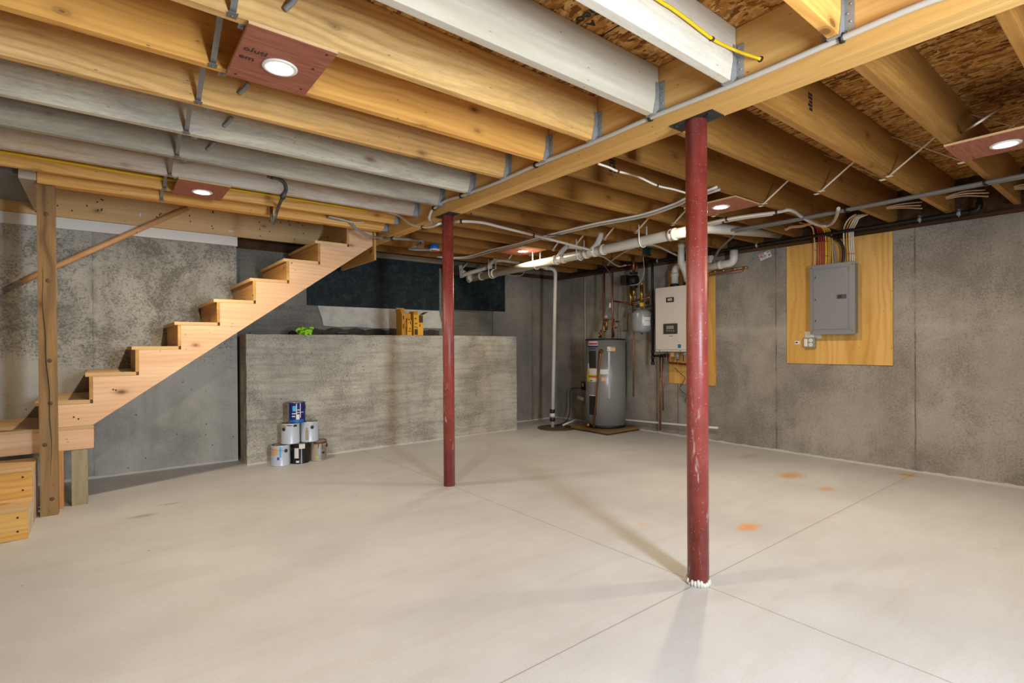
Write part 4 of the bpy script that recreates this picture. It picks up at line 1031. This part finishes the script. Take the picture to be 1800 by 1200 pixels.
# flue elbow through the right wall
fe = thing('wall_flue', 'white pipe elbow on the right wall just right of the near column', 'pipe', (5.33, 2.9, 1.95))
MB().tube(bend_path([(5.33, 3.25, 1.965), (5.33, 2.925, 1.975), (5.33, 2.925, 2.105)], .10, 7), .042, 18).build('pipe', PVC, fe)
MB().tube([(5.33, 3.10, 1.969), (5.33, 3.06, 1.971)], .048, 18).build('coupling', PVC, fe)
hp = thing('copper_header', 'thin copper pipes with brass fittings under the white elbow right of the near column', 'pipe', (5.38, 3.05, 1.93))
for dz, l in ((0, 0), (-.028, .05)):
    MB().tube(bend_path([(5.385, 2.80+l, 1.915+dz), (5.385, 3.26, 1.905+dz), (5.385, 3.27, 1.6)], .03), .009, 8).build('pipe', COPPER, hp)
for yy in (2.83, 2.95, 3.08, 3.18): MB().tube([(5.385, yy-.02, 1.914), (5.385, yy+.02, 1.913)], .0135, 8).build('fitting', BRASS, hp)
MB().tube([(5.37, 3.12, 1.92), (5.37, 3.12, 1.99)], .008, 8).build('valve_stem', BRASS, hp)
# piping below boiler
bp = thing('boiler_piping', 'copper and steel pipes hanging below the white boiler', 'pipe', (5.30, 3.58, .87))
MB().tube(bend_path([(5.30, 3.735, .99), (5.30, 3.735, .885), (5.30, 3.42, .868), (5.30, 3.36, .868)], .03), .0125, 10).build('pipe', plain('dark red pipe', '7b2c1d', .4, .5), bp)
MB().tube([(5.29, 3.60, 1.015), (5.29, 3.60, .93)], .02, 10).build('union', GALV, bp)
MB().tube([(5.29, 3.60, .93), (5.29, 3.60, .872)], .012, 10).build('pipe', COPPER, bp)
MB().tube([(5.31, 3.535, 1.015), (5.31, 3.535, .90)], .005, 8).build('sensor_tube', DARKPRINT, bp)
MB().tube([(5.29, 3.67, 1.015), (5.29, 3.67, .955)], .028, 10).build('trap', OPAPER, bp)
MB().tube([(5.27, 3.49, 1.015), (5.27, 3.49, .98)], .03, 10).build('union', GALV, bp)
run('relief_pipe', 'tall thin copper pipe pair standing on the floor below the gas pipe', 'pipe', [(5.33, 3.872, .96), (5.33, 3.872, .06)], .0115, COPPER, None, False, 10)
run('relief_pipe', 'thin copper pipe just right of the copper pipe below the gas pipe', 'pipe', [(5.345, 3.843, .96), (5.345, 3.843, .30)], .0095, COPPER, None, False, 10)
run('thermostat_wire', 'thin black wire dangling below the boiler in front of the plywood', 'wire', A('x', 5.385, (1186, 646), (1196, 656), (1204, 664), (1199, 675), (1195, 683), (1204, 692), (1209, 697), (1204, 703), (1207, 708), (1216, 708)), .0035, BLACK)
run('condensate_pipe', 'white pipe running low along the right wall behind the heater', 'pipe', A('x', 5.385, (1090, 737), (1102, 738), (1215, 748), (1262, 752)), .0135, PVC, None, False, 10)
# ------------------------------------------------------------------ expansion tank, circulator, valves
et = thing('expansion_tank', 'blue grey expansion tank with a label, hanging left of the gas drop', 'tank', (5.22, 4.02, 1.28))
cx, cy = 5.22, 4.055
tl = at(1130, 543, 'x', cx); bl = at(1130, 585, 'x', cx); Rk = .118
MB().lathe((cx, cy, 0), [(.0, bl.z), (.05, bl.z+.002), (.10, bl.z+.018), (Rk, bl.z+.05), (Rk, tl.z-.055), (.105, tl.z-.03), (.06, tl.z-.006), (.02, tl.z)], 28).build('shell', TANKG, et)
MB().lathe((cx, cy, bl.z-.018), [(.006, 0), (.010, .006), (.010, .02)], 10).build('air_valve', BLACK, et)
va = math.atan2(-cy, -cx)
MB().patch((cx, cy), Rk+.0005, va+.15, va+.95, bl.z+.085, bl.z+.19, 8).build('label', PAPER, et)
MB().patch((cx, cy), Rk+.0022, va+.25, va+.9, bl.z+.145, bl.z+.15, 8).build('printing', PINKINK, et)
MB().lathe((cx, cy, tl.z-.001), [(.013, 0), (.013, .03)], 12).build('neck', COPPER, et)
vt = thing('brass_valves', 'cluster of brass valves and fittings above the expansion tank', 'valve', (5.22, 4.06, tl.z+.03))
zz = tl.z+.03
def vtx(pts, r, nm_, mt): MB().tube(bend_path(pts, .02), r, 10).build(nm_, mt, vt)
vtx([(cx, cy, zz), (cx, cy, zz+.05)], .028, 'yellow_valve', YPAPER)
vtx([(cx, cy, zz+.051), (cx, cy, zz+.26)], .022, 'brass_body', BRASS)
vtx([(cx, cy, zz+.26), (cx, cy, zz+.30), (cx, cy-.04, zz+.30)], .012, 'brass_cap', BRASS)
vtx([(cx, cy+.15, zz+.075), (cx, cy-.13, zz+.11)], .013, 'cross_pipe', COPPER)
vtx([(cx, cy+.17, zz+.02), (cx, cy+.17, zz+.25)], .02, 'brass_body', BRASS)
vtx([(cx, cy+.10, zz+.08), (cx, cy+.10, zz+.27)], .014, 'chrome_pipe', TIN)
vtx([(cx, cy+.20, zz+.045), (cx, cy+.06, zz+.03)], .012, 'cross_pipe', COPPER)
vtx([(cx, cy+.075, zz+.01), (cx, cy+.035, zz+.01)], .018, 'blue_handle', plain('violet blue handle', '2e2f63', .5), )
vtx([(cx, cy-.06, zz+.04), (cx, cy-.10, zz+.04)], .015, 'dark_handle', BLACK)
pu = thing('circulator_pump', 'black circulator pump on the pipes left of the gas drop', 'pump', (5.2, 4.1, 1.8))
pc = at(1114, 492, 'x', 5.20); pl = at(1106, 491, 'x', 5.18)
MB().lathe(pc+Vector((0, -.05, 0)), [(.03, 0), (.062, .012), (.062, .09), (.05, .10)], 20, (0, 1, .0)).build('motor', plain('dark red brown cast iron', '241411', .5, .3), pu)
MB().box(pl.x-.06, pl.x+.05, pl.y+.005, pl.y+.095, pl.z-.065, pl.z+.055, .008).build('control_box', BLACK, pu)
for dz in (.085, -.085):
    MB().lathe(pc+Vector((0, 0, dz)), [(.02, -.012), (.05, -.012), (.05, .012), (.02, .012)], 6, (0, 0, 1), False).build('flange', BLACKIRON, pu)
MB().tube([pc+Vector((0, 0, .097)), pc+Vector((0, .0, .30))], .017, 12).tube([pc+Vector((0, -.05, .11)), pc+Vector((0, -.05, .20))], .011, 10).build('riser', COPPER, pu)
MB().tube([pc+Vector((0, 0, -.097)), pc+Vector((0, 0, -.20))], .02, 12).build('union', BRASS, pu)
gd = at(1129, 441, 'x', 5.05)
gv = thing('relay_box', 'dark green box mounted under the joists above the pump', 'box', (gd.x, gd.y, gd.z))
MB().box(gd.x-.05, gd.x+.05, gd.y-.085, gd.y+.085, gd.z-.05, gd.z+.045, .005).build('case', GREEND, gv)
MB().box(gd.x-.06, gd.x+.06, gd.y-.09, gd.y+.09, gd.z-.064, gd.z-.0505).build('base_plate', BRASS, gv)
run('control_wire', 'thin white wire looping from the green box down to the pump', 'wire', A('x', 5.15, (1130, 450), (1132, 466), (1132, 480), (1126, 495), (1118, 500), (1108, 501)), .0028, WCABLE)
run('pex_pipe', 'pale flexible pipe arching from the drain pipe over the green box to the flue', 'pipe', A('z', 2.13, (1068, 466), (1075, 458), (1095, 444), (1120, 433), (1150, 431))+A('z', 2.12, (1180, 444), (1203, 455)), .011, CONDUIT)
run('pex_pipe', 'pale horizontal pipe running into the red manifold above the heater', 'pipe', A('z', 2.125, (1060, 451), (1040, 449), (1000, 448))[::-1]+A('x', 5.1, (1085, 467), (1100, 466)), .010, CONDUIT)
run('copper_manifold', 'dark red pipe along the wall top above the water heater', 'pipe', A('x', 5.2, (1068, 476), (1085, 468), (1110, 465)), .014, plain('dark red manifold', '6a2418', .4, .3), None, False, 10)
run('copper_pipe', 'tall thin copper pipe dropping to the right of the water heater', 'pipe', A('x', 5.2, (1112, 533), (1113.5, 620), (1113.5, 697)), .0095, COPPER, None, False, 10)
run('copper_pipe', 'copper pipe crossing level from the heater riser to the brass valves', 'pipe', A('x', 5.15, (1078, 529), (1092, 531), (1110, 534)), .010, plain('dark red crossing pipe', '7a3320', .4, .6), None, False, 10)

# ------------------------------------------------------------------ water heater
HX, HY, HR, HB, HT = 5.13, 4.57, .255, .055, 1.176
pad = thing('heater_pad', 'square wooden pad under the grey water heater', 'pad', (HX, HY, 0))
for i in range(2): MB().box(HX-.31, HX+.30, HY-.30+.40*i, HY-.30+.40*i+.2, 0, .02).build('runner', W_DARK, pad)
MB().box(HX-.32, HX+.302, HY-.32, HY+.32, .0205, .052).build('deck', wood('dark pad plywood', ('8a6c43', '755834', '543c20'), 'x', .1), pad)
wh = thing('water_heater', 'tall grey cylindrical water heater in the far right corner', 'water heater', (HX, HY, .053))
MB().lathe((HX, HY, 0), [(HR-.012, .054), (HR-.012, .085), (HR, .087), (HR, HT-.014)], 56).build('jacket', HEATERG, wh)
MB().lathe((HX, HY, 0), [(HR-.008, HT-.0135), (HR+.004, HT-.0135), (HR+.004, HT-.002), (HR-.02, HT+.004), (.0, HT+.008)], 56).build('top_cap', BLACK, wh)
MB().lathe((HX, HY, 0), [(HR-.011, .0535), (HR-.004, .054), (HR-.004, .084), (HR-.011, .085)], 56).build('base_ring', BLACK, wh)
hva = math.atan2(-HY, -HX)
def ha(u): return hva+math.asin(max(-.985, min(.985, (u-1064.3)/34.6)))
def hz(v): return 1.1+(608-v)/FPX*6.63
def lbl(nm_, mt, u0, u1, v0, v1, off=.0006, t=.0012): return MB().patch((HX, HY), HR+off, ha(u0), ha(u1), hz(v1), hz(v0), 8, t).build(nm_, mt, wh)
lbl('access_door', GREYTRIM, 1037, 1048.5, 618, 648.5, .0006, .004); lbl('access_door', BLACK, 1037, 1048.5, 697, 730, .0006, .004); lbl('door_trim', PAPER, 1037, 1048.5, 695.5, 696.8)
lbl('brand_label', PAPER, 1036, 1051.5, 601.5, 612.5); lbl('printing', PINKINK, 1037, 1051, 604, 607.5, .002); lbl('printing', NAVY, 1036, 1051.8, 609, 612.3, .002)
lbl('printing', INK, 1037, 1048, 613.6, 615)
lbl('energy_label', YPAPER, 1032.5, 1050.5, 648.5, 672.5); lbl('printing', PAPER, 1037, 1050, 649.5, 660, .002); lbl('printing', PINKINK, 1036.5, 1050, 662, 664, .002); lbl('printing', PAPER, 1038, 1050, 666, 671.5, .002); lbl('printing', INK, 1039, 1042, 669, 671, .0035)
lbl('paper_label', PAPER, 1055.5, 1072, 650, 658.5); lbl('paper_label', OPAPER, 1057, 1065.5, 664, 670.5); lbl('warning_label', PAPER, 1067.5, 1072.5, 611, 618.7); lbl('warning_label', OPAPER, 1072.5, 1081, 611, 618.7)
lbl('printing', INK, 1068.5, 1069.5, 615, 616.5, .002); lbl('printing', BROWNP, 1073, 1080, 611.6, 612.4, .002)
lbl('tape_strip', HEATERG, 1069, 1072.5, 620, 700, .0008)
def hp_(u, v, off): a = ha(u); return Vector((HX+(HR+off)*math.cos(a), HY+(HR+off)*math.sin(a), hz(v)))
MB().lathe(hp_(1057.5, 619, 0), [(.03, 0), (.028, .006), (.012, .008), (.012, .05)], 14, (math.cos(ha(1057.5)), math.sin(ha(1057.5)), 0)).build('relief_valve', BRASS, wh)
MB().tube(bend_path([hp_(1058, 619, .05), hp_(1057.5, 625, .055), hp_(1047, 755, .05)], .01), .0115, 10).build('discharge_pipe', COPPER, wh)
MB().tube([hp_(1037, 655, .012), hp_(1037, 640, .016)], .008, 8).build('grey_clip', CONDUIT, wh)
MB().lathe(hp_(1038, 748, 0), [(.02, 0), (.018, .03), (.026, .032), (.026, .05), (.0, .055)], 12, (math.cos(ha(1038)), math.sin(ha(1038)), 0)).build('drain_valve', BRASS, wh)
# piping above the heater
hpipe = thing('heater_piping', 'copper pipes and brass mixing valve rising from the top of the water heater', 'pipe', (HX, HY, HT+.01))
P = lambda *uv: A('x', HX, *uv)
def hb(pts, r, nm_, mt, sm=False): MB().tube(smooth_path(pts, 4) if sm else bend_path(pts, .03), r, 10).build(nm_, mt, hpipe)
hb(P((1076.5, 594), (1076.5, 535), (1076.7, 478)), .0125, 'pipe', COPPER)
hb(P((1079.3, 592), (1079.2, 560)), .009, 'pipe', COPPER)
hb(P((1062.5, 473), (1062, 530), (1061.5, 553), (1061, 562), (1064, 563)), .0115, 'pipe', plain('dark copper riser', '6d3520', .4, .6))
hb(P((1061, 563.5), (1068, 562), (1075, 560.5)), .010, 'pipe', COPPER)
hb(P((1061.8, 566), (1061.8, 580), (1064, 582)), .016, 'mixing_valve', BRASS); hb(P((1066.2, 560), (1066, 580)), .014, 'mixing_valve', BRASS); hb(P((1066, 554), (1066, 559)), .020, 'valve_knob', CONDUIT)
hb(P((1056.3, 594), (1056.3, 580)), .0125, 'nipple', COPPER); hb(P((1053.5, 594), (1053.5, 584)), .008, 'nipple', BRASS)
hb(P((1055, 580), (1058, 567), (1064, 553), (1070, 538)), .007, 'flexible_line', GREYCABLE, True)
hb(P((1072.5, 541), (1072.5, 532)), .016, 'white_connector', PAPER)
hb(P((1077, 576), (1085, 575.5), (1085.5, 567)), .008, 'valve_branch', BRASS); hb(P((1082, 565), (1088, 565)), .008, 'valve_handle', BLACK)
hb(P((1054, 460), (1066, 471), (1075, 490), (1076, 515), (1074, 530)), .008, 'black_cable', DARKCABLE, True)
# wall conduit and sump outlet
oc = thing('wall_outlet', 'black outlet with grey conduit up the wall left of the water heater', 'outlet', (XR-.03, 5.2, .5))
oy = at(1027, 678, 'x', XR-.02); ot = at(1029, 480, 'x', XR-.015)
MB().tube([(XR-.015, oy.y-.02, oy.z+.05), (XR-.015, oy.y-.02, 2.07)], .010, 8).build('conduit', CONDUIT, oc)
MB().box(XR-.05, XR-.001, oy.y-.05, oy.y+.03, oy.z-.06, oy.z+.06, .004).build('box', BLACK, oc)
MB().box(XR-.054, XR-.0505, oy.y-.02, oy.y+.012, oy.z-.01, oy.z+.045).build('plug', CONDUIT, oc)
cp = A('x', XR-.07, (1022, 682))+[Vector((5.33, 5.42, .45)), Vector((5.30, 5.40, .18)), Vector((5.2, 5.35, .04)), Vector((5.0, 5.26, .012)), Vector((4.84, 5.17, .03))]
sc_ = thing('pump_cord', 'black power cord with a white tag from the outlet to the sump lid', 'cord', tuple(cp[0]))
MB().tube(smooth_path(cp), .006, 8).build('cord', BLACK, sc_)
qs = [at(u, v, 'x', 5.32) for u, v in ((1015, 695), (1026.5, 699), (1025, 704.5), (1015.5, 700.5))]
m = MB(); m.add(qs+[p+Vector((-.002, -.001, 0)) for p in qs], [(0,1,2,3),(7,6,5,4),(0,4,5,1),(1,5,6,2),(2,6,7,3),(3,7,4,0)]); m.build('tag', PAPER, sc_)
# sump
sx, sy = 4.745, 5.085
sl = thing('sump_cover', 'round dark sump cover in the floor of the far corner', 'cover', (sx, sy, 0))
MB().lathe((sx, sy, .0005), [(.255, 0), (.255, .008), (.235, .011), (.225, .008), (.12, .009), (.10, .014), (.0, .014)], 40).build('lid', SUMP, sl)
MB().lathe((sx+.14, sy-.08, .0095), [(.04, 0), (.04, .01), (.01, .012)], 14).build('port', BLACK, sl)
dpx, dpy = 4.70, 5.12
sp_ = thing('sump_pipe', 'white sump discharge pipe rising from the lid to the joists', 'pipe', (dpx, dpy, .015))
tp = at(976.5, 474, 'x', 4.71)
MB().tube(bend_path([(dpx, dpy, .016), (4.71, tp.y, tp.z), at(955, 468.5, 'y', tp.y+.03), at(925, 463, 'y', 5.2)], .06, 6), .024, 14).build('pipe', PVC, sp_)
for z, r_, mt, h in ((.225, .034, BLACK, .05), (.175, .036, PVC, .045), (.115, .034, BLACK, .05)):
    MB().lathe((dpx, dpy, z-h/2), [(r_*.9, 0), (r_, .006), (r_, h-.006), (r_*.9, h)], 16).build('check_valve', mt, sp_)
MB().tube([at(963, 471.5, 'y', tp.y+.02), at(957, 469.5, 'y', tp.y+.03)], .029, 14).build('coupling', PVC, sp_)
run('condensate_pipe', 'short white pipe lying on the floor from the sump to the heater pad', 'pipe', [(4.83, 5.05, .035), (5.10, 5.15, .05), (5.33, 5.22, .075)], .0125, PVC, None, False, 10)

# ------------------------------------------------------------------ main drain pipe
dr = thing('drain_pipe', 'long white drain pipe hung in straps under the joists right of the far column', 'pipe', (3.75, 4.0, 2.05))
DX_ = 3.75
_za, _zb = at(1200, 408.5, 'x', DX_), at(830, 489, 'x', DX_)
def dz(y): return _za.z+(_zb.z-_za.z)*(y-_za.y)/(_zb.y-_za.y)
MB().tube(bend_path([(DX_, 5.60, dz(5.60)), (DX_, 2.50, dz(2.50)), (4.10, 2.485, 2.10), (5.40, 2.485, 2.215)], .12, 7), .0445, 20).build('pipe', PVC, dr)
for u in (1185, 1180, 1060, 1030, 990, 978, 1045, 868, 846):
    p = at(u, 440, 'x', DX_); y = p.y
    MB().tube([(DX_, y-.02, dz(y-.02)), (DX_, y+.02, dz(y+.02))], .0505, 20).build('coupling', PVC, dr)
for u in (1130, 1020, 943, 865):
    y = at(u, 440, 'x', DX_).y
    pts = [Vector((DX_+.053*math.sin(a), y, dz(y)-.053*math.cos(a))) for a in [i*PI/8 for i in range(-4, 5)]]
    pts = [Vector((DX_-.054, y, 2.149))]+pts+[Vector((DX_+.054, y, 2.149))]
    MB().tube(pts, .006, 6).build('strap', PAPER, dr)
y = at(986, 449, 'x', DX_).y
MB().tube(bend_path(A('y', y, (982, 452), (990, 438), (998, 432.5), (1016, 434), (1040, 441)), .05, 5), .026, 14).build('branch', PVC, dr)
y = at(1038, 440, 'x', DX_).y
MB().tube(bend_path(A('y', y-.05, (1036, 445), (1049, 430), (1054, 419), (1056, 410)), .05, 5), .030, 14).build('branch', PVC, dr)
d2 = thing('branch_drain', 'cluster of white drain fittings at the far end of the long drain pipe', 'pipe', (3.55, 5.5, 2.0))
def dd(pts, r, nm_='pipe', rb_=.05): MB().tube(bend_path(pts, rb_, 5), r, 14).build(nm_, PVC, d2)
B = lambda u, v, y: at(u, v, 'y', y)
dd([B(812, 473, 5.64), B(810, 485, 5.64), B(826, 479, 5.5), B(856, 471, 5.3), B(866, 459, 5.25), B(880, 456.5, 5.25), B(912, 461, 5.2)], .025)
dd([B(823, 493, 5.6), B(833, 485, 5.6), B(846, 467, 5.6)], .036)
dd([B(812, 488, 5.66), B(809, 466, 5.66)], .028)
dd([B(812, 472, 5.66), B(822, 462, 5.66)], .012)
for (u, v, y, r) in ((824, 489, 5.6, .043), (858, 470, 5.28, .031), (868, 459, 5.25, .031), (884, 457, 5.25, .031), (813, 482, 5.64, .034)):
    p = B(u, v, y); q = B(u+4, v-2.2, y-.05); MB().tube([p, q], r, 14).build('coupling', PVC, d2)
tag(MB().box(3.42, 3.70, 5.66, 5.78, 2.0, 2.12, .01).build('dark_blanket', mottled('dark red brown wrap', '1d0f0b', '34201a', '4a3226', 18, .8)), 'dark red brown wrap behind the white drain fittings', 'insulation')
run('electrical_cable', 'thin white cable drooping along the top of the back wall near the corner', 'cable', A('y', 5.74, (885, 481), (900, 484), (915, 484), (921, 479), (918, 473), (915, 466)), .006, WCABLE)

# ------------------------------------------------------------------ camera, lights, world
cam = bpy.data.cameras.new('camera'); cam.sensor_width = 36; cam.sensor_fit = 'HORIZONTAL'
cam.lens = FPX/1800*36; cam.shift_y = (CY-600)/1800; cam.clip_start = .02
co = bpy.data.objects.new('camera', cam); COL.objects.link(co)
R = Matrix((RT, UP, -FW)).transposed()
co.matrix_world = Matrix.Translation(EYE) @ R.to_4x4()
S.camera = co
def area(name, loc, rot, sx_, sy_, e, col):
    L = bpy.data.lights.new(name, 'AREA'); L.shape = 'RECTANGLE'; L.size = sx_; L.size_y = sy_; L.energy = e; L.color = col
    o = bpy.data.objects.new(name, L); COL.objects.link(o); o.location = loc; o.rotation_euler = rot; return o
area('window daylight', ((WX0+WX1)/2, YF-.03, (WZ0+WZ1)/2), (PI/2, 0, 0), WX1-WX0-.06, WZ1-WZ0-.06, 80, (.74, .87, 1.0))
w = bpy.data.worlds.new('sky'); S.world = w; w.use_nodes = True
bg = w.node_tree.nodes['Background']; bg.inputs[0].default_value = (.75, .87, 1, 1); bg.inputs[1].default_value = 1.0
S.view_settings.view_transform = 'Standard'; S.view_settings.look = 'None'
S.view_settings.gamma = 1; S.view_settings.use_curve_mapping = False; S.view_settings.exposure = .82
for o in COL.objects:
    if '_org' in o: del o['_org']
